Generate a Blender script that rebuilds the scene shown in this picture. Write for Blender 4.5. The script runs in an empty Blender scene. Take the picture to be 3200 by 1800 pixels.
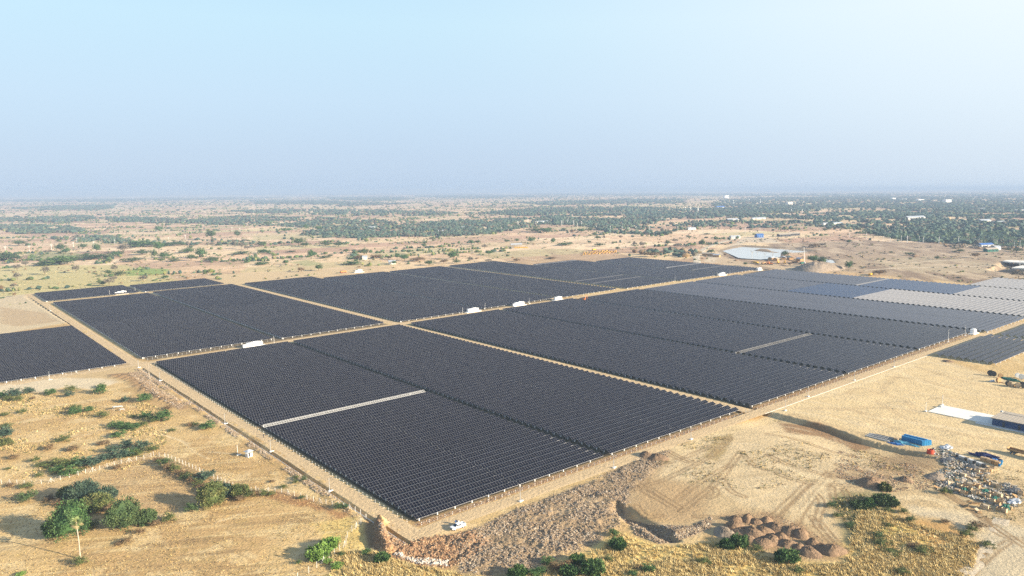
import bpy, math, random
import numpy as np
from mathutils import Matrix, Vector

# ------------------------------------------------------------------ camera, sky, sun, exposure
sc = bpy.context.scene
IW, IH, FPX, HC = 3200.0, 1800.0, 2412.56, 110.0
def RX(p): c, s = math.cos(p), math.sin(p); return np.array([[1,0,0],[0,c,s],[0,-s,c]])
def RY(r): c, s = math.cos(r), math.sin(r); return np.array([[c,0,-s],[0,1,0],[s,0,c]])
def RZ(h): c, s = math.cos(h), math.sin(h); return np.array([[c,s,0],[-s,c,0],[0,0,1]])
FARM = RZ(math.radians(39.0092)) @ RX(math.radians(7.8152)) @ RY(math.radians(-1.23094))   # camera axes -> farm axes
WT = RX(math.atan(307/FPX)) @ RY(-math.atan(16/3200))                                        # camera axes -> world axes
F2W = WT @ FARM.T                                                                            # farm axes -> world axes
CAM = np.array([0.0, 0.0, HC])

cam_d = bpy.data.cameras.new("camera"); cam = bpy.data.objects.new("camera", cam_d); sc.collection.objects.link(cam); sc.camera = cam
cam_d.sensor_width = 36; cam_d.lens = FPX/IW*36; cam_d.clip_start = 1; cam_d.clip_end = 200000
cm = Matrix.Identity(4)
for i in range(3):
    cm[i][0] = WT[i][0]; cm[i][1] = WT[i][2]; cm[i][2] = -WT[i][1]; cm[i][3] = CAM[i]
cam.matrix_world = cm

SUN_EL = math.radians(17.8)
sh = F2W @ np.array([0.46, -0.888, 0.0]); SUN_AZ = math.atan2(sh[0], sh[1])     # clockwise from +Y
sun_dir = Vector((math.sin(SUN_AZ)*math.cos(SUN_EL), math.cos(SUN_AZ)*math.cos(SUN_EL), math.sin(SUN_EL)))
sd = bpy.data.lights.new("sun", 'SUN'); so = bpy.data.objects.new("sun", sd); sc.collection.objects.link(so)
sd.energy = 5.0; sd.angle = math.radians(0.53); sd.color = (1.0, 0.87, 0.68)
so.rotation_euler = sun_dir.to_track_quat('Z', 'Y').to_euler(); so.location = (0, -200, 400)
world = bpy.data.worlds.new("World"); sc.world = world; world.use_nodes = True
wn = world.node_tree; bg = wn.nodes["Background"]
sky = wn.nodes.new("ShaderNodeTexSky"); sky.sky_type = 'NISHITA'; sky.sun_disc = False
sky.sun_elevation = SUN_EL; sky.sun_rotation = SUN_AZ; sky.altitude = 0; sky.air_density = 1.3; sky.dust_density = 0.7; sky.ozone_density = 2.5
# the hazy winter sky: the physical sky, paled by dust towards the horizon and towards the sun
def wnode(t, **k):
    n = wn.nodes.new(t)
    for a, b_ in k.items(): setattr(n, a, b_)
    return n
wl = wn.links.new
tcw = wnode("ShaderNodeTexCoord"); spw = wnode("ShaderNodeSeparateXYZ"); wl(tcw.outputs["Generated"], spw.inputs[0])
rp = wnode("ShaderNodeValToRGB"); wl(spw.outputs[2], rp.inputs[0]); SKY_K = 1.0
e_ = rp.color_ramp.elements; e_[0].position = 0.0; e_[0].color = (.52,.67,.87,1); e_[1].position = .5; e_[1].color = (.16,.36,.72,1)
for p_, c_ in ((.045,(.535,.69,.895,1)), (.11,(.585,.765,.95,1)), (.20,(.60,.835,.985,1)), (.26,(.56,.81,.99,1))):
    q_ = rp.color_ramp.elements.new(p_); q_.color = c_
dtw = wnode("ShaderNodeVectorMath", operation='DOT_PRODUCT'); wl(tcw.outputs["Generated"], dtw.inputs[0]); dtw.inputs[1].default_value = (sh[0], sh[1], .25)
mrw = wnode("ShaderNodeMapRange", interpolation_type='SMOOTHSTEP'); wl(dtw.outputs["Value"], mrw.inputs["Value"])
mrw.inputs["From Min"].default_value = -.55; mrw.inputs["From Max"].default_value = .45; mrw.inputs["To Max"].default_value = 1.0
elw = wnode("ShaderNodeMapRange"); wl(spw.outputs[2], elw.inputs["Value"]); elw.inputs["From Min"].default_value = 0; elw.inputs["From Max"].default_value = .2; elw.inputs["To Min"].default_value = .38; elw.inputs["To Max"].default_value = 1.0
mmw = wnode("ShaderNodeMath", operation='MULTIPLY'); wl(mrw.outputs[0], mmw.inputs[0]); wl(elw.outputs[0], mmw.inputs[1])
gw = wnode("ShaderNodeMix", data_type='RGBA'); wl(mmw.outputs[0], gw.inputs["Factor"]); wl(rp.outputs[0], gw.inputs["A"]); gw.inputs["B"].default_value = (.95,1.02,1.06,1)
# the ramp is given in the picture's own units; the exposure is taken out again here
SKY_EXP = 1.38
skm = wnode("ShaderNodeVectorMath", operation='SCALE'); wl(sky.outputs[0], skm.inputs[0]); skm.inputs["Scale"].default_value = .09
grm = wnode("ShaderNodeVectorMath", operation='SCALE'); wl(gw.outputs["Result"], grm.inputs[0]); grm.inputs["Scale"].default_value = 1/2**SKY_EXP
hiw = wnode("ShaderNodeMapRange", interpolation_type='SMOOTHSTEP'); wl(spw.outputs[2], hiw.inputs["Value"]); hiw.inputs["From Min"].default_value = .28; hiw.inputs["From Max"].default_value = .7; hiw.inputs["To Min"].default_value = .06; hiw.inputs["To Max"].default_value = .9
mw = wnode("ShaderNodeMix", data_type='RGBA'); wl(hiw.outputs[0], mw.inputs["Factor"]); wl(grm.outputs[0], mw.inputs["A"]); wl(skm.outputs[0], mw.inputs["B"])
wl(mw.outputs["Result"], bg.inputs[0]); bg.inputs[1].default_value = 1.0
sc.view_settings.view_transform = 'Standard'; sc.view_settings.look = 'None'; sc.view_settings.gamma = 1; sc.view_settings.exposure = SKY_EXP
sc.render.engine = 'CYCLES'
sc.cycles.use_denoising = False; sc.cycles.max_bounces = 5; sc.cycles.volume_bounces = 1; sc.cycles.diffuse_bounces = 2; sc.cycles.glossy_bounces = 2

# ------------------------------------------------------------------ numpy helpers
RNG = np.random.default_rng(7); random.seed(5)
def vn(x, y, seed=0):
    ix = np.floor(x).astype(np.int64); iy = np.floor(y).astype(np.int64); fx = x-ix; fy = y-iy
    fx = fx*fx*(3-2*fx); fy = fy*fy*(3-2*fy)
    def h(a, b):
        n = (a*374761393 + b*668265263 + seed*974711 + 1013) & 0x7fffffff
        n = ((n ^ (n >> 13))*1274126177) & 0x7fffffff
        return ((n ^ (n >> 16)) & 0xffffff)/float(0xffffff)
    return (h(ix,iy)*(1-fx)+h(ix+1,iy)*fx)*(1-fy) + (h(ix,iy+1)*(1-fx)+h(ix+1,iy+1)*fx)*fy
def fbm(x, y, seed=0, o=4):
    s = 0; a = 1.0; t = 0
    for i in range(o):
        s = s + a*vn(x*2**i, y*2**i, seed+i*17); t += a; a *= .5
    return s/t
def ss(a, b, x): t = np.clip((x-a)/(b-a), 0, 1); return t*t*(3-2*t)
F2Wi = np.linalg.inv(F2W)
NRM = F2W @ np.array([0, 0, 1.0])
def base_z(x, y):
    """height of the ground without its small relief: the tilted farm plane, levelling out beyond it"""
    d = np.sqrt(x*x+y*y)+1e-9
    s = np.where(d < 1150, d, 1150+900*(1-np.exp(-(d-1150)/900)))
    return CAM[2] - HC/NRM[2] - (NRM[0]*x+NRM[1]*y)/NRM[2]*s/d
def w2f(x, y, z):
    p = F2Wi @ np.array([x, y, z-HC]); return p[0], p[1], p[2]+HC
def f2w(u, v, h=0.0):
    p = F2W @ np.array([u, v, h-HC]); return p + CAM
def ray(px, py):
    d = WT @ np.array([px-IW/2, FPX, IH/2-py]); return d/np.linalg.norm(d)
def G(px, py):
    """photo position -> world point on the ground"""
    d = ray(px, py); lo, hi = 60.0, 90000.0
    for _ in range(60):
        m = math.sqrt(lo*hi); p = CAM+d*m
        if p[2] > float(base_z(np.float64(p[0]), np.float64(p[1]))): lo = m
        else: hi = m
    return CAM+d*math.sqrt(lo*hi)
def U(px, py):
    p = G(px, py); a = w2f(*p); return (a[0], a[1])
def Zm(o, k, pts): return [(o[0]+p[0]/k, o[1]+p[1]/k)+tuple(p[2:]) for p in pts]
K = 3.22
def poly(pts): return np.array([U(*p) for p in pts])
def sdist(pg, u, v, margin):
    """signed distance to a polygon (positive inside), -1e3 where farther than the margin"""
    out = np.full(u.shape, -1e3)
    m = (u > pg[:,0].min()-margin) & (u < pg[:,0].max()+margin) & (v > pg[:,1].min()-margin) & (v < pg[:,1].max()+margin)
    if not m.any(): return out
    x = u[m]; y = v[m]; ins = np.zeros(x.shape, bool); dd = np.full(x.shape, 1e9)
    n = len(pg)
    for i in range(n):
        a = pg[i]; b = pg[(i+1) % n]
        e = b-a; t = np.clip(((x-a[0])*e[0]+(y-a[1])*e[1])/(e@e+1e-9), 0, 1)
        dd = np.minimum(dd, (x-a[0]-t*e[0])**2+(y-a[1]-t*e[1])**2)
        c = (a[1] > y) != (b[1] > y)
        ins ^= c & (x < (b[0]-a[0])*(y-a[1])/(b[1]-a[1]+1e-12)+a[0])
    dd = np.sqrt(dd); out[m] = np.where(ins, dd, -dd); return out
def ldist(pl, u, v, margin):
    out = np.full(u.shape, 1e3); pl = np.array(pl)
    m = (u > pl[:,0].min()-margin) & (u < pl[:,0].max()+margin) & (v > pl[:,1].min()-margin) & (v < pl[:,1].max()+margin)
    if not m.any(): return out
    x = u[m]; y = v[m]; dd = np.full(x.shape, 1e9); sg = np.ones(x.shape)
    for a, b in zip(pl[:-1], pl[1:]):
        e = b-a; t = np.clip(((x-a[0])*e[0]+(y-a[1])*e[1])/(e@e+1e-9), 0, 1)
        q = (x-a[0]-t*e[0])**2+(y-a[1]-t*e[1])**2
        cr = np.sign(e[0]*(y-a[1])-e[1]*(x-a[0])); sg = np.where(q < dd, cr, sg); dd = np.minimum(dd, q)
    out[m] = np.sqrt(dd)*sg; return out

# ------------------------------------------------------------------ haze
def build_haze():
    m = bpy.data.materials.new("haze"); m.use_nodes = True; t = m.node_tree; t.nodes.clear()
    o = t.nodes.new("ShaderNodeOutputMaterial"); v = t.nodes.new("ShaderNodeVolumePrincipled"); t.links.new(v.outputs[0], o.inputs["Volume"])
    v.inputs["Color"].default_value = (.33,.445,.63,1); v.inputs["Density"].default_value = 1.55e-4; v.inputs["Anisotropy"].default_value = .0
    r = 61000; z0 = -45; z1 = 122; vs = [(x,y,z) for z in (z0,z1) for x,y in ((-r,-r),(r,-r),(r,r),(-r,r))]
    me = bpy.data.meshes.new("haze"); me.from_pydata(vs, [], [[3,2,1,0],[4,5,6,7],[0,1,5,4],[1,2,6,5],[2,3,7,6],[3,0,4,7]]); me.materials.append(m)
    ob = bpy.data.objects.new("haze", me); sc.collection.objects.link(ob); ob["kind"] = "stuff"; ob["label"] = "pale blue haze lying over the whole plain"
build_haze()

# ------------------------------------------------------------------ zones of the ground, in farm metres
PIT = poly([(1146,1618),(1180,1622),(1182,1680),(1170,1712),(1150,1708),(1140,1660)])
BANK = [U(1186,1628), U(1190,1655), U(1196,1690), U(1215,1722)]
SLOPE = poly([(1178,1622),(1215,1668),(1270,1700),(1330,1680),(1480,1664),(1530,1690),(1470,1745),(1400,1770),(1310,1768),(1230,1738),(1170,1712)])
RUBBLE = poly([(1400,1680),(1500,1650),(1620,1592),(1780,1535),(1930,1470),(2010,1425),(2090,1410),(2060,1460),(1960,1530),(1960,1590),(1930,1650),(1860,1690),(1770,1735),(1650,1775),(1540,1810),(1440,1790),(1440,1740)])
RUB2 = poly([(1950,1600),(1990,1615),(2060,1640),(2160,1645),(2225,1615),(2220,1650),(2150,1680),(2060,1700),(1985,1670)])
SCARP = [U(*p) for p in ((2436,1296),(2500,1312),(2580,1332),(2640,1352),(2690,1372),(2738,1384))]
CUT = [U(*p) for p in ((1955,1585),(1985,1612),(2040,1640),(2090,1668))]
SPOIL = [U(*p) for p in Zm((0,960), K, [(1150,690),(1300,720),(1420,790),(1500,860),(1620,920),(1740,960)])]
DITCH1 = [(116.2,196.5),(116.2,511)]
DITCH2 = [(111,968),(113.8,722)]
YARD1 = poly([(2000,1430),(2150,1380),(2300,1320),(2450,1262),(2640,1200),(2850,1118),(2920,1112),(3060,1160),(3260,1200),(3260,1500),(3130,1490),(3000,1420),(2900,1405),(2790,1375),(2640,1335),(2480,1292),(2440,1296),(2300,1360),(2150,1430),(2060,1440)])
YARD2 = poly([(2080,1440),(2230,1370),(2430,1310),(2620,1350),(2720,1400),(2700,1430),(2790,1440),(2740,1500),(2620,1530),(2575,1600),(2630,1700),(2560,1660),(2480,1600),(2400,1600),(2300,1570),(2200,1500),(2060,1500)])
MNDP = poly([(2270,1610),(2400,1600),(2500,1640),(2640,1720),(2610,1745),(2480,1745),(2330,1700),(2250,1680)])
POND = poly(Zm((2200,700), 2.912, [(175,245),(250,218),(340,195),(500,203),(740,212),(830,216),(985,240),(880,256),(760,258),(700,262),(690,300),(600,322),(520,328),(400,322),(320,315),(270,290),(235,272)]))
ISLE = poly(Zm((2200,700), 2.912, [(458,236),(510,222),(580,226),(615,248),(700,256),(600,252)]))
POND2 = poly(Zm((2200,700), 2.912, [(1000,298),(1060,296),(1110,315),(1170,322),(1190,352),(1130,355),(1080,330)]))
EARTH = poly([(3085,842),(3130,818),(3200,815),(3200,850),(3150,852),(3100,846)])

def relief(u, v):
    """small relief of the near ground above the smooth sheet, metres"""
    z = np.zeros(u.shape)
    near = (u < 700) & (v < 1100)
    z[near] += .10*(fbm(u[near]/9, v[near]/9, 3)-.5) * ss(0, 6, np.maximum(np.maximum(120-u[near], 190-v[near]), 0))*4
    d = np.abs(ldist(DITCH1, u, v, 9)); z -= 1.3*(1-ss(.45, .95, d))
    d = np.abs(ldist(DITCH2, u, v, 9)); z -= 1.2*(1-ss(.5, 1.1, d))
    for L, s0 in ((DITCH1, 1), (DITCH2, 2)):
        L2 = [(a[0]-3.0, a[1]) for a in L]; d = np.abs(ldist(L2, u, v, 6)); z += (1-ss(.3, 2.0, d))*(.15+1.1*np.maximum(fbm(u/1.6, v/1.3, 40+s0)-.42, 0))
    L2 = [(118.6,196.5),(118.6,370)]; d = np.abs(ldist(L2, u, v, 6)); z += (1-ss(.1, .9, d))*np.maximum(vn(u/.9, v/1.0, 8)-.35, 0)*.7*ss(.3, .5, vn(u*0, v/18, 5))
    s = sdist(PIT, u, v, 9); z -= .5*ss(-4, 2.5, s); z += 2.3*(1-ss(.2, 2.6, np.abs(ldist(BANK, u, v, 9))))
    s = sdist(SLOPE, u, v, 6); m = ss(-1, 2, s)
    z += m*(1.5*(fbm(u/3.2, v/3.2, 9)-.55) + .9*(fbm(u/1.1, v/1.1, 11)-.5))
    s = sdist(RUBBLE, u, v, 6); m = ss(-1, 2, s)
    z += m*(.15 + 1.3*(fbm(u/5.5, v/5.5, 21)-.5) + .35*(vn(u/1.1, v/.9, 23)-.5) + .55*(vn(u/.6, v/.6, 24)-.5))
    s = sdist(RUB2, u, v, 6); m = ss(-1, 2, s); z += m*(.9*ss(0, 4, s) + 1.0*(fbm(u/2, v/2, 31)-.5))
    d = ldist(CUT, u, v, 10); z -= 2.4*(1-ss(.5, 4.5, np.abs(d-(-2.0))))
    d = ldist(SCARP, u, v, 40); near2 = np.abs(d) < 999
    z -= np.where(near2, 1.6*ss(-.2, 1.2, -d)*(1-ss(9, 30, -d)), 0) ; z += np.where(near2, .5*(1-ss(.2, 2.5, np.abs(d-1)))*vn(u, v, 6), 0)
    d = np.abs(ldist(SPOIL, u, v, 9)); z += (1-ss(1, 6, d))*(.3+1.7*np.maximum(fbm(u/2.3, v/1.4, 51)-.38, 0)*1.6)
    s = sdist(YARD2, u, v, 4); z += ss(0, 3, s)*.12*(vn((u+v*.6)/1.1, (v-u*.6)/9, 61)-.5)
    s = sdist(POND, u, v, 20); s = np.minimum(s, -sdist(ISLE, u, v, 20)); z -= 2.0*ss(-3, 5, s)
    s = sdist(POND2, u, v, 20); z -= 2.0*ss(-3, 5, s)
    s = sdist(EARTH, u, v, 40); z -= 5*ss(-2, 8, s)
    return z

def H(u, v):
    return float(relief(np.array([float(u)]), np.array([float(v)]))[0])

FM = Matrix.Identity(4)
_t = f2w(0, 0, 0)
for i in range(3):
    for j in range(3): FM[i][j] = F2W[i][j]
    FM[i][3] = _t[i]
TMP = None
FMfar_rot = Matrix.Identity(4)
def at(u, v, h=0.0, rz=0.0, s=1.0, rx=0.0, ry=0.0, relz=True):
    """matrix of a thing standing at farm position u, v (follows the levelling-out ground when far away)"""
    w = f2w(u, v, 0); z = float(base_z(np.float64(w[0]), np.float64(w[1])))
    M = FM.to_3x3().to_4x4(); M.translation = Vector((w[0], w[1], z+h+(H(u, v) if relz else 0)))
    return M @ Matrix.Rotation(rz, 4, 'Z') @ Matrix.Rotation(rx, 4, 'X') @ Matrix.Rotation(ry, 4, 'Y') @ Matrix.Diagonal((s, s, s, 1)) if not isinstance(s, tuple) else M @ Matrix.Rotation(rz, 4, 'Z') @ Matrix.Rotation(rx, 4, 'X') @ Matrix.Rotation(ry, 4, 'Y') @ Matrix.Diagonal((s[0], s[1], s[2], 1))
def mpp(px, py):
    return float(np.linalg.norm(G(px, py)-CAM))/FPX

# ------------------------------------------------------------------ materials
MATS = {}
def mat(name, col, rough=.8, metal=0.0, noise=0.0, nscale=3.0, attr=False, bump=0.0, bscale=5.0, spec=.3, two=None):
    m = bpy.data.materials.new(name); m.use_nodes = True; t = m.node_tree; b = t.nodes["Principled BSDF"]; MATS[name] = m
    b.inputs["Roughness"].default_value = rough; b.inputs["Metallic"].default_value = metal; b.inputs["Specular IOR Level"].default_value = spec
    src = None
    if attr:
        a = t.nodes.new("ShaderNodeAttribute"); a.attribute_name = "Col"; src = a.outputs["Color"]
    tc = t.nodes.new("ShaderNodeTexCoord")
    if noise > 0:
        n = t.nodes.new("ShaderNodeTexNoise"); n.inputs["Scale"].default_value = nscale; n.inputs["Detail"].default_value = 5; n.inputs["Roughness"].default_value = .6
        t.links.new(tc.outputs["Object"], n.inputs["Vector"])
        r = t.nodes.new("ShaderNodeMapRange"); r.inputs["From Min"].default_value = .3; r.inputs["From Max"].default_value = .7
        r.inputs["To Min"].default_value = 1-noise; r.inputs["To Max"].default_value = 1+noise
        t.links.new(n.outputs["Fac"], r.inputs["Value"])
        mx = t.nodes.new("ShaderNodeVectorMath"); mx.operation = 'MULTIPLY'
        if src: t.links.new(src, mx.inputs[0])
        else: mx.inputs[0].default_value = col[:3]
        t.links.new(r.outputs[0], mx.inputs[1]); t.links.new(mx.outputs[0], b.inputs["Base Color"])
    elif src: t.links.new(src, b.inputs["Base Color"])
    else: b.inputs["Base Color"].default_value = (*col[:3], 1)
    if bump > 0:
        n2 = t.nodes.new("ShaderNodeTexNoise"); n2.inputs["Scale"].default_value = bscale; n2.inputs["Detail"].default_value = 6; n2.inputs["Roughness"].default_value = .65
        t.links.new(tc.outputs["Object"], n2.inputs["Vector"])
        bp = t.nodes.new("ShaderNodeBump"); bp.inputs["Strength"].default_value = 1; bp.inputs["Distance"].default_value = bump
        t.links.new(n2.outputs["Fac"], bp.inputs["Height"]); t.links.new(bp.outputs[0], b.inputs["Normal"])
    return m
mat("soil", (.4,.3,.2), .95, attr=True, noise=.16, nscale=1.3, bump=.35, bscale=.9, spec=.1)
mat("leaf", (.1,.1,.05), .75, attr=True, spec=.2)
mat("stone", (.3,.3,.3), .9, attr=True, spec=.2)
mat("bark", (.16,.12,.08), .9, noise=.3, nscale=4)
mat("palebark", (.42,.36,.28), .9, noise=.25, nscale=3)
mat("concrete", (.62,.60,.56), .8, noise=.12, nscale=.8)
mat("white_concrete", (.72,.72,.70), .7, noise=.1, nscale=2)
mat("slab", (.78,.74,.66), .8, noise=.07, nscale=.25)
mat("white_paint", (.80,.80,.78), .4, noise=.04, nscale=.6)
mat("grey_paint", (.40,.42,.43), .5)
mat("dark_paint", (.045,.05,.055), .5)
mat("rack_grey", (.085,.085,.09), .6)
mat("rack_light", (.17,.17,.175), .6)
mat("galv_light", (.50,.50,.49), .5)
mat("galv", (.55,.56,.57), .4, metal=.6)
mat("alu", (.72,.72,.72), .45, metal=.3)
mat("rubber", (.02,.02,.02), .9)
mat("glass_dark", (.015,.02,.03), .08, spec=.6)
mat("blue_wall", (.02,.06,.16), .5, noise=.1, nscale=1)
mat("blue_metal", (.02,.20,.42), .5, noise=.12, nscale=1.2)
mat("blue_tarp", (.04,.16,.40), .6, noise=.25, nscale=2)
mat("navy_tarp", (.025,.035,.12), .6, noise=.3, nscale=2)
mat("cyan_tarp", (.10,.32,.42), .6, noise=.25, nscale=2)
mat("green_net", (.02,.12,.09), .8, noise=.4, nscale=2)
mat("roof_beige", (.42,.36,.28), .7, noise=.1, nscale=.6)
mat("roof_grey", (.42,.45,.48), .5, noise=.1, nscale=.8)
mat("roof_blue", (.06,.16,.42), .5, noise=.15, nscale=.2)
mat("wood", (.42,.26,.12), .8, noise=.25, nscale=2)
mat("cardboard", (.44,.31,.18), .85, noise=.15, nscale=1.5)
mat("plywood", (.52,.41,.27), .8, noise=.15, nscale=1)
mat("steel_dark", (.10,.10,.10), .5, metal=.4, noise=.2, nscale=1)
mat("orange_hose", (.55,.07,.03), .6)
mat("yellow_paint", (.62,.36,.03), .5, noise=.1, nscale=1)
mat("orange_paint", (.55,.18,.04), .5)
mat("gold", (.75,.48,.12), .4, metal=.3)
mat("mound_soil", (.25,.165,.10), .95, noise=.35, nscale=1.3, bump=.4, bscale=2.0)
mat("grey_mound", (.28,.22,.16), .95, noise=.3, nscale=.3, bump=.5, bscale=.6)
mat("skin", (.25,.13,.08), .6)
mat("cloth_blue", (.05,.13,.32), .8); mat("cloth_white", (.7,.7,.72), .8); mat("cloth_dark", (.03,.03,.045), .8)
mat("hair", (.01,.01,.01), .6)

def panel_mat(name, cell, rough, gloss):
    m = bpy.data.materials.new(name); m.use_nodes = True; t = m.node_tree; b = t.nodes["Principled BSDF"]; MATS[name] = m
    N = t.nodes.new; L = t.links.new
    uv = N("ShaderNodeUVMap"); sp = N("ShaderNodeSeparateXYZ"); L(uv.outputs[0], sp.inputs[0])
    def line(out, half):
        f = N("ShaderNodeMath"); f.operation = 'FRACT'; L(out, f.inputs[0])
        s = N("ShaderNodeMath"); s.operation = 'SUBTRACT'; L(f.outputs[0], s.inputs[0]); s.inputs[1].default_value = .5
        a = N("ShaderNodeMath"); a.operation = 'ABSOLUTE'; L(s.outputs[0], a.inputs[0])
        g = N("ShaderNodeMath"); g.operation = 'GREATER_THAN'; L(a.outputs[0], g.inputs[0]); g.inputs[1].default_value = .5-half
        return g.outputs[0]
    lx = line(sp.outputs[0], .026); ly1 = line(sp.outputs[1], .012)
    hv = N("ShaderNodeMath"); hv.operation = 'MULTIPLY'; L(sp.outputs[1], hv.inputs[0]); hv.inputs[1].default_value = .5; ly2 = line(hv.outputs[0], .030)
    lm = N("ShaderNodeMath"); lm.operation = 'MAXIMUM'; L(ly1, lm.inputs[0]); L(ly2, lm.inputs[1]); ly = lm.outputs[0]
    mx = N("ShaderNodeMath"); mx.operation = 'MAXIMUM'; L(lx, mx.inputs[0]); L(ly, mx.inputs[1])
    # slight differences from module to module
    fl = N("ShaderNodeVectorMath"); fl.operation = 'FLOOR'; L(uv.outputs[0], fl.inputs[0])
    tc = N("ShaderNodeTexCoord")
    oi = N("ShaderNodeObjectInfo"); cb = N("ShaderNodeVectorMath"); cb.operation = 'ADD'; L(fl.outputs[0], cb.inputs[0]); L(oi.outputs["Random"], cb.inputs[1])
    wn_ = N("ShaderNodeTexWhiteNoise"); wn_.noise_dimensions = '3D'; L(cb.outputs[0], wn_.inputs["Vector"])
    c1 = N("ShaderNodeMix"); c1.data_type = 'RGBA'; L(wn_.outputs["Value"], c1.inputs["Factor"])
    c1.inputs["A"].default_value = (*[c*.75 for c in cell], 1); c1.inputs["B"].default_value = (*[c*1.3 for c in cell], 1)
    c2 = N("ShaderNodeMix"); c2.data_type = 'RGBA'; L(mx.outputs[0], c2.inputs["Factor"]); L(c1.outputs["Result"], c2.inputs["A"]); c2.inputs["B"].default_value = (.19,.19,.20,1)
    L(c2.outputs["Result"], b.inputs["Base Color"])
    r = N("ShaderNodeMath"); r.operation = 'MULTIPLY_ADD'; L(mx.outputs[0], r.inputs[0]); r.inputs[1].default_value = .25; r.inputs[2].default_value = rough; L(r.outputs[0], b.inputs["Roughness"])
    b.inputs["Specular IOR Level"].default_value = gloss  # last argument is the specular level of the glass
    return m
panel_mat("panel_glass", (.0045,.0045,.009), .13, .21)
panel_mat("panel_blue_sheen", (.008,.022,.06), .2, .34)  # reflection of deeper blue sky put into the cell colour
panel_mat("panel_pale_sheen", (.20,.19,.185), .3, .5)  # bright sky sheen painted as a pale cell colour
panel_mat("panel_grey_sheen", (.028,.030,.042), .22, .40)  # greyish sky sheen put into the cell colour

# ------------------------------------------------------------------ mesh helpers
def link(o, parent=None):
    sc.collection.objects.link(o)
    if parent is not None: o.parent = parent
    return o
def mesh_np(name, V, faces, mats, col=None, midx=None, smooth=False, uv=None):
    """faces: list of int arrays (n,k)"""
    me = bpy.data.meshes.new(name); V = np.asarray(V, np.float32)
    me.vertices.add(len(V)); me.vertices.foreach_set("co", V.ravel())
    idx = np.concatenate([np.asarray(f, np.int32).ravel() for f in faces]); cnt = np.concatenate([np.full(len(f), np.asarray(f).shape[1], np.int32) for f in faces])
    st = np.concatenate([[0], np.cumsum(cnt)[:-1]]).astype(np.int32)
    me.loops.add(len(idx)); me.loops.foreach_set("vertex_index", idx)
    me.polygons.add(len(cnt)); me.polygons.foreach_set("loop_start", st); me.polygons.foreach_set("loop_total", cnt)
    for m in (mats if isinstance(mats, (list, tuple)) else [mats]): me.materials.append(MATS[m])
    if midx is not None: me.polygons.foreach_set("material_index", np.asarray(midx, np.int32))
    me.polygons.foreach_set("use_smooth", np.full(len(cnt), bool(smooth)))
    if uv is not None:
        l = me.uv_layers.new(name="UVMap"); l.data.foreach_set("uv", np.asarray(uv, np.float32).ravel())
    if col is not None:
        a = me.color_attributes.new("Col", 'FLOAT_COLOR', 'POINT'); c = np.ones((len(V), 4), np.float32); c[:, :3] = col; a.data.foreach_set("color", c.ravel())
    me.update(calc_edges=True); me.validate(); return me
class MB:
    def __init__(s): s.v = []; s.f = []; s.m = []
    def add(s, vs, fs, mi=0):
        b = len(s.v); s.v += [tuple(v) for v in vs]; s.f += [[b+i for i in f] for f in fs]; s.m += [mi]*len(fs)
    def box(s, c, d, mi=0, rz=0.0, M=None, taper=1.0):
        x, y, z = d[0]/2, d[1]/2, d[2]/2; vs = []
        for k in (-1, 1):
            tt = taper if k > 0 else 1
            for a, b in ((-1,-1),(1,-1),(1,1),(-1,1)): vs.append(Vector((a*x*tt, b*y*tt, k*z)))
        R = Matrix.Rotation(rz, 3, 'Z') if M is None else M
        s.add([R @ p + Vector(c) for p in vs], [[3,2,1,0],[4,5,6,7],[0,1,5,4],[1,2,6,5],[2,3,7,6],[3,0,4,7]], mi); return s
    def tube(s, pts, rads, n=8, mi=0, cap=True):
        pts = [Vector(p) for p in pts]; rings = []
        if not isinstance(rads, (list, tuple)): rads = [rads]*len(pts)
        b = len(s.v); prev = None
        for i, p in enumerate(pts):
            t = (pts[min(i+1, len(pts)-1)]-pts[max(i-1, 0)]).normalized()
            a = Vector((1,0,0)) if abs(t.x) < .9 else Vector((0,1,0))
            e1 = t.cross(a).normalized(); e2 = t.cross(e1)
            for k in range(n): s.v.append(tuple(p+(e1*math.cos(k*2*math.pi/n)+e2*math.sin(k*2*math.pi/n))*rads[i]))
        for i in range(len(pts)-1):
            for k in range(n):
                s.f.append([b+i*n+k, b+i*n+(k+1)%n, b+(i+1)*n+(k+1)%n, b+(i+1)*n+k]); s.m.append(mi)
        if cap:
            s.f.append([b+k for k in range(n)][::-1]); s.f.append([b+(len(pts)-1)*n+k for k in range(n)]); s.m += [mi, mi]
        return s
    def prism(s, outline, y0, y1, mi=0):
        """outline in x,z extruded along y"""
        n = len(outline); vs = [(x, y0, z) for x, z in outline]+[(x, y1, z) for x, z in outline]
        s.add(vs, [list(range(n)), list(range(2*n-1, n-1, -1))]+[[i, n+i, n+(i+1)%n, (i+1)%n] for i in range(n)], mi); return s
    def mesh(s, name, mats, smooth=False):
        me = bpy.data.meshes.new(name); me.from_pydata(s.v, [], s.f)
        for m in (mats if isinstance(mats, (list, tuple)) else [mats]): me.materials.append(MATS[m])
        me.polygons.foreach_set("material_index", s.m)
        if smooth: me.polygons.foreach_set("use_smooth", [True]*len(s.f))
        me.update(); return me
    def obj(s, name, mats, parent=None, smooth=False):
        return link(bpy.data.objects.new(name, s.mesh(name, mats, smooth)), parent)
def tag(o, label=None, cat=None, group=None, kind=None):
    if label: o["label"] = label
    if cat: o["category"] = cat
    if group: o["group"] = group
    if kind: o["kind"] = kind
    return o
def empty(name): o = bpy.data.objects.new(name, None); link(o); o.empty_display_size = .5; return o
def part(name, me, parent, loc=(0,0,0), rz=0.0):
    o = bpy.data.objects.new(name, me); link(o, parent); o.location = loc; o.rotation_euler = (0, 0, rz); return o
def copy_tree(o, parent=None):
    c = o.copy(); sc.collection.objects.link(c); c.parent = parent
    for ch in o.children: copy_tree(ch, c)
    return c
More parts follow.
